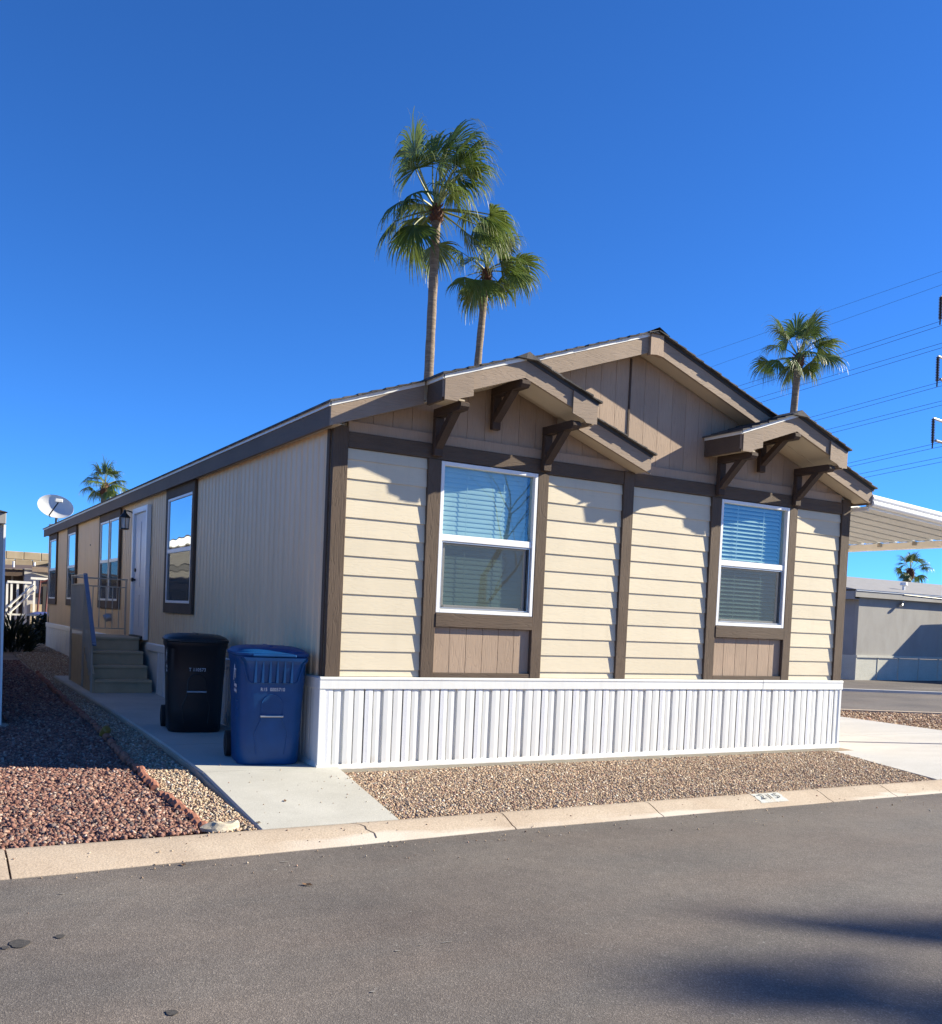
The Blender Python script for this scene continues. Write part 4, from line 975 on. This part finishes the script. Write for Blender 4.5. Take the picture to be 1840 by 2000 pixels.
wheeled_bin('black plastic wheeled bin behind the blue one, near the steps', (-.495, 2.66, wz(2.7)), math.radians(-9), 'plastic_black', 'T 110573', .048, (('T', .13, -.17, .83), ('Tempe', .058, -.16, .730), ('Refuse', .046, -.16, .680)), False)

# ------------------------------------------------------------------ brick edging, stones, litter
edge = thing('brick_edging', 'scalloped terracotta edging row along the red rock bed', 'garden edging')
seg_m = MB(); n = 6
seg_m.loft([[(-.028, y, -.10), (.028, y, -.10), (.028, y, .035+.016*math.sin(math.pi*(k+.0)/6)), (.012, y, .05+.016*math.sin(math.pi*k/6)), (-.012, y, .05+.016*math.sin(math.pi*k/6)), (-.028, y, .035+.016*math.sin(math.pi*k/6))] for k, y in enumerate(np.linspace(.006, .094, 7))])
segm = seg_m.mesh('edging_brick', 'brick_edge', True)
y = -1.92
while y < 10.5:
    if not (-.70 < y < -.48 or 2.05 < y < 2.25):
        dx = (bxf(y+.1)-bxf(y))/.1
        big = 1.35 if (y < -.5 or 0 < y) else 1.2
        o = link('edging_brick', segm, edge, (bxf(y)+random.uniform(-.012, .012), y, gz(y)+random.uniform(-.012, .016)), (random.uniform(-.10, .10), random.uniform(-.16, .16), -math.atan(dx)+random.uniform(-.12, .12)))
        o.scale = (1.1, 1.0, 1.0+random.uniform(-.1, .15))
    y += .1 if y > -.5 else .115
def boulder(name, loc, s, mat, seed, label, cat, rz=0):
    bm = bmesh.new(); bmesh.ops.create_icosphere(bm, subdivisions=3, radius=1); g = random.Random(seed)
    ph = [g.uniform(0, 6) for _ in range(6)]
    for v in bm.verts:
        p = v.co; k = 1+.16*math.sin(3*p.x+ph[0])*math.sin(2.5*p.y+ph[1])+.10*math.sin(6*p.z+ph[2]+2*p.x)+g.uniform(-.03, .03)
        v.co = Vector((p.x*s[0]*k, p.y*s[1]*k, max(-.4*s[2], min(p.z*k, .62+.1*math.sin(5*p.x+ph[3])))*s[2]))
    me = bpy.data.meshes.new(name); bm.to_mesh(me); bm.free(); me.materials.append(MATS[mat])
    return tag(link(name, me, None, loc, (0, 0, rz)), label, cat)
boulder('edging_stone', (-1.47, -1.93, -.055), (.135, .055, .085), 'rock_pale', 3, 'pale flat stone lying against the kerb at the edging end', 'stone', .1)
boulder('edging_stone', (-1.475, 2.16, gz(2.2)), (.05, .06, .09), 'hose_dark', 5, 'small dark rounded object on the edging beside the red rock', 'stone')
gl = tag(ob('garden_light', MB().tube([(-1.50, 2.55, gz(2.5)), (-1.50, 2.55, gz(2.5)+.04), (-1.46, 2.46, gz(2.5)+.11), (-1.455, 2.45, gz(2.5)+.12)], [.02, .028, .05, .035], 10), 'fixture_yellow', None, True), 'small ochre garden light tipped over on the edging', 'garden light')
def dry_leaf(x, y, z, s, rz, label):
    mb = MB(); mb.add([(-s, 0, 0), (-.3*s, .45*s, .25*s), (.5*s, .35*s, .1*s), (s, .0, .3*s), (.4*s, -.4*s, .12*s), (-.4*s, -.35*s, .28*s), (0, 0, .02*s)], [(0, 1, 6), (1, 2, 6), (2, 3, 6), (3, 4, 6), (4, 5, 6), (5, 0, 6)])
    tag(ob('dry_leaf', mb, 'leaf_dry', loc=(x, y, z), rot=(0, 0, rz)), label, 'leaf')
def on_plane(u, v, z):
    r = cF+cR*((u-920)/FPX)-cU*((v-CYP)/FPX); t = (z-CAM.z)/r.z; return CAM+r*t
for u, v, z, s, lab in ((557, 1560, 0.0, .03, 'dry brown leaf in the middle of the sunlit path'), (600, 1729, -.128, .035, 'dry brown leaf on the asphalt below the kerb'), (505, 1608, -.045, .03, 'dry leaf at the lower left corner of the path'), (358, 1690, -.128, .03, 'dry leaf in the gutter under the kerb')):
    p = on_plane(u, v, z); dry_leaf(p.x, p.y, (wz(p.y)+.002 if z > -.1 else -.126), s, random.uniform(0, 6), lab)
# oil spots and pale scuffs on the asphalt
oil = mat_plain('oil', (.052, .048, .045), .85, 0, .35, 60, .6)
mat_plain('scuff', (.22, .205, .185), .9, 0, .25, 60, .6)
def blot(name, u, v, rx, ry, mat, label, seed, parent=None):
    p = on_plane(u, v, -.13); g = random.Random(seed); n = 22; mb = MB()
    ph = [g.uniform(0, 6) for _ in range(3)]
    pts = [(p.x+rx*(1+.13*math.sin(3*t+ph[0])+.08*math.sin(7*t+ph[1]))*math.cos(t), p.y+ry*(1+.13*math.sin(2*t+ph[2]))*math.sin(t), -.1262) for t in np.linspace(0, 2*math.pi, n+1)[:-1]]
    mb.add(pts, [tuple(range(n))]); o = ob(name, mb, mat); struct(o, label); return o
blot('oil_stain', 38, 1844, .045, .055, 'oil', 'dark round oil stain near the left edge of the road', 1)
blot('oil_stain', 117, 1830, .022, .03, 'oil', 'small dark oil stain right of the larger one', 2)
blot('oil_stain', 335, 1979, .022, .03, 'oil', 'dark oil stain at the bottom of the road', 3)
blot('oil_stain', 10, 1852, .016, .025, 'oil', 'tiny oil stain at the very left of the road', 4)
for i, (u, v, rx, ry) in enumerate(((120, 1747, .03, .010), (872, 1841, .05, .008), (820, 1847, .03, .006), (728, 1938, .02, .012), (776, 1858, .02, .014), (555, 1684, .05, .012))):
    blot('pale_scuff', u, v, rx*.6, ry*.6, 'scuff', 'pale scuff mark on the asphalt', 20+i)

# ------------------------------------------------------------------ carport on the right side
cp = thing('carport', 'white aluminium carport awning on the right side of the house', 'carport')
cz = lambda x: 3.165-.066*(x-7.2)
pan_w = .305; y = -.20
pan = MB(); XA, XB = 7.245, 9.98
def panprof(): return [(0, 0), (.02, 0), (.028, -.045), (.15, -.05), (.152, -.044), (.272, -.045), (.28, 0), (.305, 0)]
pr = panprof(); k = len(pr)
pan.add([(XA, a, cz(XA)+b_) for a, b_ in pr]+[(XB, a, cz(XB)+b_) for a, b_ in pr], [(i, i+1, k+i+1, k+i) for i in range(k-1)])
pan.add([(XA, a, cz(XA)+b_+.004) for a, b_ in pr]+[(XB, a, cz(XB)+b_+.004) for a, b_ in pr], [(i, i+1, k+i+1, k+i) for i in range(k-1)])
panm = pan.mesh('roof_pan', 'pan_white')
for i in range(20): link('roof_pan', panm, cp, (0, -.20+i*.305, 0))
def rolled(name, r, dy, dz):
    ob(name, MB().tube([(XA, -.22+dy, cz(XA)+dz), (XB+.05, -.22+dy, cz(XB)+dz)], r, 14), 'white_vinyl', cp, True)
rolled('rolled_edge', .045, -.02, .060); rolled('rolled_edge', .040, -.035, -.012)
mb = MB(); mb.prism([(XA, cz(XA)-.075), (XB+.05, cz(XB)-.075), (XB+.05, cz(XB)+.05), (XA, cz(XA)+.05)], 'y', -.222, -.206); ob('front_fascia', mb, 'white_vinyl', cp)
ob('outer_beam', MB().box(9.90, 10.02, -.20, 5.95, cz(10)-.16, cz(10)-.055, c=.006), 'white_vinyl', cp)
for i in range(7): ob('beam_clip', MB().box(9.86, 9.90, .35+i*.61, .40+i*.61, cz(9.9)-.12, cz(9.9)-.055), 'steel', cp)
ob('wall_hanger', MB().box(7.241, 7.262, -.2, 5.9, cz(7.25)-.10, cz(7.25)-.058), 'white_vinyl', cp)
for yy in (-.05, 5.75): ob('carport_post', MB().box(9.92, 10.0, yy-.04, yy+.04, -.07, cz(10)-.162, c=.006), 'white_vinyl', cp)

# ------------------------------------------------------------------ neighbours
nb = thing('neighbour_shed', 'pale neighbouring home corner at the left edge', 'house')
ob('wall', MB().box(-9, -2.40, 3.80, 19.0, -.02, 2.29), 'shed_cream', nb)
ob('footing', MB().box(-9, -2.28, 3.68, 19.05, -.2, .015), 'concrete_side', nb)
ob('fascia', MB().box(-9, -2.385, 3.70, 19.1, 2.30, 2.43, c=.006), 'grey_shade', nb)
ob('roof', MB().prism([(-9.1, 2.432), (-2.37, 2.432), (-5.7, 3.1)], 'y', 3.66, 19.15), 'shingle', nb)
ob('corner_trim', MB().box(-2.402, -2.378, 3.78, 3.84, .016, 2.295), 'white_frame', nb)
ob('roof_cap', MB().tube([(-2.52, 3.9, 2.43), (-2.52, 3.9, 2.60)], .06, 10), 'grey_shade', nb)

nh = thing('neighbour_house', 'taller cream neighbouring home facing the side windows, mirrored in their panes', 'house')
ob('wall', MB().box(-8.5, -2.75, 8.6, 21, -.02, 2.92), 'shed_cream', nh)
ob('fascia', MB().box(-8.6, -2.60, 8.5, 21.1, 2.925, 3.10, c=.006), 'drip_white', nh)
ob('roof', MB().prism([(-8.65, 3.102), (-2.58, 3.102), (-5.6, 3.95)], 'y', 8.45, 21.15), 'shingle', nh)
for yy in (10.2, 13.4, 16.6): ob('window', MB().box(-2.749, -2.71, yy, yy+1.0, 1.3, 2.5), 'white_frame', nh)

gb = thing('grey_house', 'grey flat-fronted mobile home across the side street', 'house')
X0g = 25.3
ob('wall', MB().box(X0g, 46, 14.0, 14.15, .76, 2.95), 'stucco_grey', gb)
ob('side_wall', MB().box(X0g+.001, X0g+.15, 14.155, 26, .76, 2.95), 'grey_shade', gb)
for i in range(9):
    w = 1.15; a = X0g+.02+i*w
    ob('skirting_panel', MB().box(a+.02, a+w-.03, 13.99, 14.02, -.1, .68), 'skirt_pale', gb)
    ob('skirting_batten', MB().box(a+w-.028, a+w+.018, 13.972, 14.02, -.1, .70), 'skirt_pale', gb)
ob('skirting_cap', MB().box(X0g-.03, 46, 13.94, 14.10, .70, .775), 'skirt_pale', gb)
ob('corner_batten', MB().box(X0g-.03, X0g+.018, 13.96, 14.02, -.1, .70), 'skirt_pale', gb)
ob('side_skirting', MB().box(X0g-.01, X0g+.05, 14.03, 26, -.1, .755), 'skirt_pale', gb)
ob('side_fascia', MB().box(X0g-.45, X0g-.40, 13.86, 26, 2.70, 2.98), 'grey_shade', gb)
ob('front_fascia', MB().box(X0g-.45, 46, 13.80, 13.85, 2.78, 3.0), 'stucco_grey', gb)
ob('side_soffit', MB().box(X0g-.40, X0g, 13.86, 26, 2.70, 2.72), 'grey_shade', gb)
ob('eave_trim', MB().box(X0g-.45, 46, 13.77, 13.80, 2.99, 3.03), 'drip_white', gb)
mb = MB(); mb.add([(X0g-.47, 13.75, 3.035), (46.5, 13.75, 3.035), (46.5, 19, 3.90), (X0g-.47, 19, 3.90), (X0g-.47, 26.2, 3.0), (46.5, 26.2, 3.0)], [(0, 1, 2, 3), (3, 2, 5, 4), (0, 3, 4)]); ob('roof', mb, 'shingle_grey', gb)
fl = link('flood_light', None, gb); p = Vector((27.55, 13.93, 2.70))
ob('lamp_head', MB().tube([p, p+Vector((-.10, -.04, -.08)), p+Vector((-.16, -.07, -.14))], [.03, .055, .065], 10), 'steel', fl, True)
ob('lamp_arm', MB().tube([p+Vector((.1, .07, .08)), p+Vector((.08, .0, .05)), p], .02, 6), 'drip_white', fl)
ob('roof_vent', MB().tube([(28.9, 14.9, 3.15), (28.9, 14.9, 3.38), (28.9, 14.9, 3.40), (28.9, 14.9, 3.50)], [.05, .05, .14, .12], 10), 'drip_white', gb, True)
ob('conduit', MB().tube([(27.4, 13.79, 2.97), (31, 13.79, 2.90)], .02, 6), 'black_metal', gb)
# awning off to the right whose shadow crosses the grey wall
aw = thing('neighbour_awning', 'awning of the next lot standing right of the grey house', 'carport')
d = Vector((.835, -1, 0)).normalized(); q = Vector((.5, .86, 0))
base = Vector((30.75, 13.3, 3.0)); pts = [base, base+d*9, base+d*9+Vector((9, 4, 0)), base+Vector((9, 0.4, 0))]
mb = MB(); mb.add([(p.x, p.y, 2.9) for p in pts]+[(p.x, p.y, 3.0) for p in pts], [(0, 1, 2, 3), (4, 5, 6, 7), (0, 1, 5, 4), (1, 2, 6, 5), (2, 3, 7, 6), (3, 0, 4, 7)]); ob('awning_roof', mb, 'white_vinyl', aw)
for p in (base+d*8.6+Vector((.6, .3, 0)), base+d*.6+Vector((1.2, -.3, 0)), base+d*5+Vector((1.0, .3, 0))): ob('awning_post', MB().box(p.x-.05, p.x+.05, p.y-.05, p.y+.05, -.1, 2.9), 'white_vinyl', aw)
pts2 = [base+d*.3+Vector((.9, 0, 0)), base+d*8.5+Vector((.9, 0, 0))]
mb = MB(); s_ = Vector((.1, .08, 0)); a, e = pts2
mb.add([(p.x, p.y, z) for z in (-.1, 2.9) for p in (a, e, e+s_, a+s_)], [(0, 1, 5, 4), (1, 2, 6, 5), (2, 3, 7, 6), (3, 0, 4, 7)]); ob('awning_wall', mb, 'stucco_grey', aw)

# house behind on the left, with white stair rails, planting and block wall
bh = thing('back_house', 'cream mobile home with brown roof behind the side yard', 'house')
ob('wall', MB().box(-6, .10, 27.0, 27.2, .1, 2.30), 'shed_cream', bh)
ob('front_bay', MB().box(.101, 3.5, 26.6, 27.2, .1, 2.45), 'shed_cream', bh)
for a in (-.40, -.05): 
    w_ = link('window', None, bh); ob('frame', MB().box(a-.14, a+.14, 26.95, 26.998, .95, 2.25), 'trim_brown_v', w_); ob('glass', MB().box(a-.09, a+.09, 26.92, 26.949, 1.05, 1.95), 'dark_room', w_)
w_ = link('window', None, bh); ob('frame', MB().box(.62, .95, 26.55, 26.598, .9, 2.2), 'trim_brown_v', w_); ob('glass', MB().box(.67, .90, 26.52, 26.549, 1.0, 1.9), 'dark_room', w_)
ob('fascia', MB().prism([(-6, 2.05), (.3, 2.20), (.3, 2.42), (-6, 2.25)], 'y', 26.62, 26.66), 'trim_brown_h', bh)
ob('bay_fascia', MB().prism([(.3, 2.36), (3.6, 2.34), (3.6, 2.52), (.3, 2.54)], 'y', 26.30, 26.34), 'fascia_tan', bh)
mb = MB(); mb.add([(-6, 26.55, 2.26), (.3, 26.55, 2.43), (3.5, 26.25, 2.54), (2.2, 30, 2.74), (-6, 30, 2.42)], [(0, 1, 4), (1, 3, 4), (1, 2, 3)]); ob('roof', mb, 'roof_brown', bh)
ob('gable_face', MB().prism([(.35, 2.55), (2.0, 2.55), (1.15, 2.76)], 'y', 26.28, 26.31), 'black_metal', bh)
for a in (-.1, .55, .98): ob('roof_vent', MB().tube([(a, 28, 2.4), (a, 28, 2.72)], .035, 8), 'drip_white', bh)
ob('number_plate', MB().box(.42, .60, 26.53, 26.56, 1.52, 1.66), 'black_metal', bh)
for i in range(4): ob('block_course', MB().box(.30, 1.6, 26.50+.01*i, 26.598, .2+.28*i, .46+.28*i), 'block_tan', bh)
wr = thing('white_stair_rail', 'white wooden stair railing in front of the brown-roofed house', 'railing', (0, 0, 0))
for a, zb in ((-.62, .6), (-.50, .6), (-.33, .7), (-.10, .8), (.13, .9)):
    ob('rail_post', MB().box(a-.03, a+.03, 24.0, 24.06, .25, 2.02 if a > 0 else 1.95), 'rail_white', wr)
ob('top_rail', MB().box(-.62, .05, 23.98, 24.0, 1.92, 1.99), 'rail_white', wr)
ob('top_rail', MB().box(.02, .62, 23.98, 24.0, 2.06, 2.13), 'rail_white', wr)
for a, e in (((-.58, 1.20), (.10, 1.90)), ((-.55, 1.02), (.12, 1.72))): ob('sloping_rail', MB().tube([(a[0], 23.97, a[1]), (e[0], 23.97, e[1])], .035, 6), 'rail_white', wr)
rr_ = thing('red_swing_frame', 'dark red slanted posts beside the white stair railing', 'frame')
for a in (.17, .40): ob('frame_post', MB().tube([(a, 23.8, .4), (a+.10, 23.8, 2.05)], .03, 6), 'rail_red', rr_)
ob('frame_bar', MB().tube([(.26, 23.8, 1.98), (.52, 23.8, 2.08)], .025, 6), 'rail_red', rr_)
bt = tag(ob('blue_cover', MB().loft([rrect(.62, .5, .1, .98, 4), rrect(.60, .48, .1, 1.04, 4), rrect(.3, .2, .08, 1.10, 4)]), 'tarp_blue', None, True, loc=(.18, 22.6, 0)), 'blue cover lying behind the dark railing', 'cover')
dk = thing('yard_fence', 'low dark fence with pale top rail behind the bushes', 'fence')
ob('top_rail', MB().box(-.80, .30, 22.0, 22.05, .98, 1.03), 'rail_white', dk)
for k in range(9): ob('fence_post', MB().box(-.78+.13*k, -.72+.13*k, 22.06, 22.10, .2, .978), 'rail_white' if k in (0, 3, 6) else 'black_metal', dk)
bw = thing('block_wall', 'tall tan block wall behind the brown-roofed house', 'wall')
blk = MB().box(0, .78, 0, .3, 0, .385, c=.02).mesh('block', 'block_tan'); blk2 = MB().box(0, .78, 0, .3, 0, .385, c=.02).mesh('block', 'block_dark')
for r in range(10):
    for c_ in range(10):
        link('block', blk2 if random.random() < .2 else blk, bw, (-2.5+c_*.8+(.4 if r % 2 else 0), 45+random.uniform(-.01, .01), -.15+r*.395))

# bushes ---------------------------------------------------------------
def leaf_bush(name, label, cat, loc, rx, ry, h, n, ls, seed, spiky=False, mat='bush_leaf'):
    g = random.Random(seed); t = thing(name, label, cat, loc); mb = MB()
    for i in range(n):
        a = g.uniform(0, 2*math.pi); r = g.random()**.5; z = g.random()**.8*h*(1-.45*r*r)
        p = Vector((rx*r*math.cos(a), ry*r*math.sin(a), z))
        d = Vector((math.cos(a)*g.uniform(.2, 1), math.sin(a)*g.uniform(.2, 1), g.uniform(.2, 1.4))).normalized() if spiky else Vector((g.gauss(0, 1), g.gauss(0, 1), g.gauss(.3, 1))).normalized()
        s = d.cross(Vector((g.gauss(0, 1), g.gauss(0, 1), g.gauss(0, 1)))).normalized(); L = ls*g.uniform(.6, 1.4); w = L*(.07 if spiky else .3)
        mb.add([p-s*w*.6, p+d*L*.5-s*w, p+d*L, p+d*L*.5+s*w], [(0, 1, 2, 3)])
    ob('foliage', mb, mat, t)
    for k in range(9):
        a = g.uniform(0, 6.28); ob('stem', MB().tube([(0, 0, 0), (rx*.4*math.cos(a), ry*.4*math.sin(a), h*.5), (rx*.75*math.cos(a), ry*.75*math.sin(a), h*.9)], [.02, .014, .006], 5), 'tree_bark', t)
    return t
leaf_bush('dark_bush', 'dark tangled bush beside the far end of the house', 'bush', (.02, 20.9, .15), .33, .4, .92, 1500, .10, 21)
leaf_bush('dark_bush', 'dark spiky bush at the left, beside the pale home corner', 'bush', (-1.06, 17.2, .10), .38, .5, .78, 900, .26, 22, True)

# ------------------------------------------------------------------ fan palms
def fan_palm(name, label, hub, base_xy, r0, r1, n_fronds, pet, fan, seed, wind=Vector((.5, -.1, 0)), group='fan palms', detail=1.0, droop=1.0, boots=True):
    g = random.Random(seed); t = thing(name, label, 'palm tree', (base_xy[0], base_xy[1], -.1), 0, group)
    o0 = Vector((base_xy[0], base_xy[1], -.1)); H = Vector(hub)-o0
    pts = []; rs = []
    ns = 40
    for i in range(ns+1):
        k = i/ns; p = H*k; p = Vector((H.x*k**1.6, H.y*k**1.6, H.z*k)); pts.append(p); rs.append((r0+(r1-r0)*k)*(1+.035*math.sin(i*2.1)+g.uniform(-.02, .02)))
    ob('trunk', MB().tube(pts, rs, 12), 'palm_trunk', t, True)
    if boots:
        bh_ = r1*3.6
        ob('crown_base', MB().tube([H-Vector((0, 0, bh_*.9)), H-Vector((0, 0, bh_*.55)), H-Vector((0, 0, bh_*.1)), H+Vector((0, 0, bh_*.35))], [r1*1.0, r1*1.55, r1*1.5, r1*.6], 12), 'palm_boot', t, True)
        mb = MB()
        for i in range(46):
            a = i*2.4; z = H.z-bh_*.8+bh_*1.0*i/46; rr = r1*1.4
            c_ = Vector((H.x+rr*math.cos(a), H.y+rr*math.sin(a), z)); out = Vector((math.cos(a), math.sin(a), .9)).normalized(); sd = Vector((-math.sin(a), math.cos(a), 0))
            mb.add([c_-sd*r1*.35, c_+sd*r1*.35, c_+out*r1*.75+sd*r1*.16, c_+out*r1*.75-sd*r1*.16, c_-out*.02+Vector((0, 0, -.03))], [(0, 1, 2, 3), (0, 4, 1), (0, 3, 4), (1, 4, 2)])
        ob('leaf_boots', mb, 'palm_boot', t)
    for i in range(n_fronds):
        k = (i+.5)/n_fronds
        elev = math.radians(86-128*k**1.15+g.uniform(-14, 14)); az = i*2.39996+g.uniform(-.5, .5)
        d = Vector((math.cos(az)*math.cos(elev), math.sin(az)*math.cos(elev), math.sin(elev)))
        L = pet*g.uniform(.75, 1.2)*(.62 if elev < -.25 else 1)
        c = H.copy(); pp = [c.copy()]; dd = d.copy()
        for s in range(6):                      # petiole bends under its own weight and the breeze
            dd = (dd+Vector((0, 0, -.045))+wind*.07).normalized(); c = c+dd*L/6; pp.append(c.copy())
        mb = MB(); mb.tube(pp, [.032*pet/1.2*(1-.1*s) for s in range(7)], 5, 1)
        ax = (dd+Vector((0, 0, -.25-.25*k))*droop+wind*.35).normalized(); side_ = ax.cross(Vector((0, 0, 1)))
        if side_.length < .1: side_ = Vector((math.sin(az), -math.cos(az), 0))
        side_.normalize(); tw = g.uniform(-.9, .9); side_ = (side_*math.cos(tw)+ax.cross(side_)*math.sin(tw)).normalized(); nrm = side_.cross(ax).normalized()
        if nrm.z < 0: nrm = -nrm
        nl = int(40*detail); span = math.radians(g.uniform(78, 108)); R = fan*g.uniform(.8, 1.15); ds = g.uniform(.8, 1.5)*droop
        cup = g.uniform(.15, .55); tips = []
        for j in range(nl):
            th = -span+2*span*j/(nl-1)+g.uniform(-.03, .03)
            e = (ax*math.cos(th)+side_*math.sin(th)-nrm*cup*math.sin(th)**2).normalized()
            ll = R*(1-.28*(abs(th)/span)**2)*g.uniform(.8, 1.12)
            p = c.copy(); cur = (e+nrm*.14).normalized(); hw = .46*ll*span*2/nl*.66; nseg = 7
            lat = (ax*-math.sin(th)+side_*math.cos(th)).normalized(); fold = nrm*(.5 if j % 2 else -.5); vs = []
            lz = g.uniform(.7, 1.35)
            for s in range(nseg+1):
                q = s/nseg
                wdt = hw*q/.45 if q < .45 else hw*(1-((q-.45)/.55)**1.1)*.85
                wdt = max(wdt, .003)
                vs += [p-lat*wdt+fold*wdt*.6, p+lat*wdt-fold*wdt*.6]
                tips += [max(0, (q-.72)/.28)*g.uniform(.1, 1)]*2
                cur = (cur+Vector((0, 0, -1))*(.03+1.5*max(0, q-.33)**1.1)*ds*lz+wind*(.02+.30*max(0, q-.35))).normalized()
                p = p+cur*ll/nseg
            mb.add(vs, [(2*s, 2*s+1, 2*s+3, 2*s+2) for s in range(nseg)], 0)
        me = bpy.data.meshes.new('frond'); me.from_pydata(mb.v, [], mb.f); me.materials.append(MATS['palm_leaf']); me.materials.append(MATS['palm_stalk']); me.polygons.foreach_set('material_index', mb.mi)
        at = me.attributes.new('tip', 'FLOAT', 'POINT'); nv = len(mb.v); at.data.foreach_set('value', [0.0]*(nv-len(tips))+tips)
        me.update(); link('frond', me, t)
    return t
def palm_at(u, v, D, ub, vb, **kw):
    h = raypt(u, v, D); lo = raypt(ub, vb, D); k = (h.z+.1)/(h.z-lo.z) if h.z-lo.z > .5 else 1
    b = h+(lo-h)*min(k, 4); return dict(hub=(h.x, h.y, h.z), base_xy=(b.x, b.y), **kw)
fan_palm('fan_palm', 'tallest fan palm rising behind the front gable', **palm_at(853, 410, 30, 838, 735, r0=.165, r1=.135, n_fronds=27, pet=1.58, fan=1.55, seed=2, wind=Vector((.62, -.36, 0))))
fan_palm('fan_palm', 'shorter fan palm just right of the tallest one', **palm_at(951, 530, 34, 936, 712, r0=.14, r1=.12, n_fronds=23, pet=1.0, fan=1.2, seed=5, wind=Vector((.62, -.36, 0))))
fan_palm('fan_palm', 'fan palm behind the right gable, beside the power lines', **palm_at(1560, 698, 38, 1550, 810, r0=.15, r1=.135, n_fronds=22, pet=.98, fan=1.06, seed=9, wind=Vector((.25, -.15, 0))))
fan_palm('fan_palm', 'distant fan palm above the far end of the roof', **palm_at(205, 950, 70, 202, 985, r0=.22, r1=.20, n_fronds=20, pet=1.1, fan=1.2, seed=12, wind=Vector((.1, 0, 0)), detail=.7))
fan_palm('fan_palm', 'small distant palm above the grey roof', **palm_at(1778, 1116, 95, 1774, 1140, r0=.25, r1=.25, n_fronds=18, pet=1.15, fan=1.2, seed=15, wind=Vector((.0, 0, 0)), detail=.7))
# palm out of frame to the right whose crown shadow falls on the road, and trees opposite seen in the panes
fan_palm('fan_palm', 'palm beyond the right edge of the view whose shadow lies on the road', hub=(3.25+2.84*7.6, -6.80-7.6, 1.52*7.6), base_xy=(24.9, -14.5), r0=.22, r1=.17, n_fronds=22, pet=1.1, fan=1.1, seed=31, droop=.8)
def bare_tree(loc, h, seed, label):
    g = random.Random(seed); t = thing('bare_tree', label, 'tree', loc); mb = MB()
    def grow(p, d, L, r, lev):
        pts = [p]; rs = [r]; 
        for s in range(4):
            d = (d+Vector((g.gauss(0, .13), g.gauss(0, .13), g.gauss(.02, .08)))).normalized(); p = p+d*L/4; pts.append(p); rs.append(r*(1-.12*(s+1)))
        mb.tube(pts, rs, 6 if lev < 2 else 4, cap=False)
        if lev < 5:
            for k in range(3 if lev < 3 else 2):
                a = g.uniform(0, 6.28); q = Vector((math.cos(a), math.sin(a), g.uniform(.1, .8))).normalized(); grow(pts[-1] if k < 2 else pts[2], (d*.75+q*.7).normalized(), L*g.uniform(.6, .8), rs[-1]*.68, lev+1)
    grow(Vector((0, 0, 0)), Vector((-.12, 0, 1)).normalized(), h*.33, h*.02, 0)
    ob('trunk', mb, 'tree_bark', t)
bare_tree((10.3, -14.5, -.1), 8.5, 4, 'bare tree across the street mirrored in the left front window')

# ------------------------------------------------------------------ power line
pl = thing('power_pole', 'grey steel transmission pole at the right edge', 'utility pole', tuple(raypt(1853, 1235, 88)))
pb = pl.location
ob('pole_shaft', MB().tube([(0, 0, -3), (0, 0, 15), (0, 0, 36)], [.75, .62, .42], 16), 'pole_grey', pl, True)
D1, D2 = 85, 260
WIRES = [((1840, 530), (1375, 688), .0, 'topmost'), ((1840, 556), (1397, 711), 0, 'second from top'),
         ((1838, 627), (1447, 750), 1, ''), ((1838, 636), (1452, 758), 1, ''), ((1840, 670), (1475, 776), 0, ''), ((1840, 679), (1485, 784), 0, ''),
         ((1830, 748), (1577, 815), 1, ''), ((1830, 756), (1585, 822), 1, ''), ((1840, 783), (1610, 839), 0, ''), ((1840, 791), (1617, 846), 0, ''),
         ((1820, 868), (1655, 904), 1, ''), ((1820, 876), (1657, 911), 1, ''), ((1840, 893), (1672, 926), 0, ''), ((1840, 902), (1682, 933), 0, '')]
for i, (a, b_, ins, nm) in enumerate(WIRES):
    s = (b_[1]-a[1])/(b_[0]-a[0]); u2 = 640; v2 = a[1]+s*(u2-a[0])+8
    A = raypt(*a, D1); B = raypt(u2, v2, D2); n = 26
    pts = []
    for k in range(n+1):
        q = k/n; p = A+(B-A)*q; pts.append(p)
    E_ = A+(A-B).normalized()*30+Vector((0, 0, -.6))
    thick = .013 if i < 2 else .019
    lab = {0: 'topmost thin wire of the power line', 1: 'second thin wire from the top of the power line'}.get(i, '%s wire of the %s conductor pair of the power line' % (('upper', 'lower')[i % 2], ('first', 'second', 'third', 'fourth', 'fifth', 'sixth')[(i-2)//2]))
    tag(ob('power_wire', MB().tube([E_]+pts, thick, 5), 'wire'), lab, 'wire', 'power line wires')
for k, (u, vt, vb) in enumerate(((1838, 580, 624), (1832, 697, 745), (1823, 818, 865))):
    Tp = raypt(u, vt, 85); Bp = raypt(u-1.5, vb, 85); n = 15; pts = []; rs = []
    for j in range(n*2+1):
        pts.append(Tp+(Bp-Tp)*(j/(2*n))); rs.append(.19 if j % 2 else .06)
    ins = ob('insulator', MB().tube([p-pb for p in pts], rs, 8), 'insulator', pl)
    e = Vector((pb.x, pb.y, Tp.z-.9)); m_ = (Tp+e)/2+Vector((0, 0, .35))
    ob('cross_arm', MB().tube([Tp+Vector((0, 0, .05))-pb, m_-pb, e-pb], [.10, .14, .18], 8), 'dish_white', pl, True)
    ob('wire_clamp', MB().tube([Bp-pb, Bp+Vector((0, 0, -.45))-pb], .07, 6), 'insulator', pl)
    e2 = Vector((pb.x, pb.y, Bp.z+.1)); ob('brace_arm', MB().tube([Bp+Vector((0, 0, .25))-pb+(e2-Bp)*.1, e2-pb], .12, 8), 'pole_grey', pl)
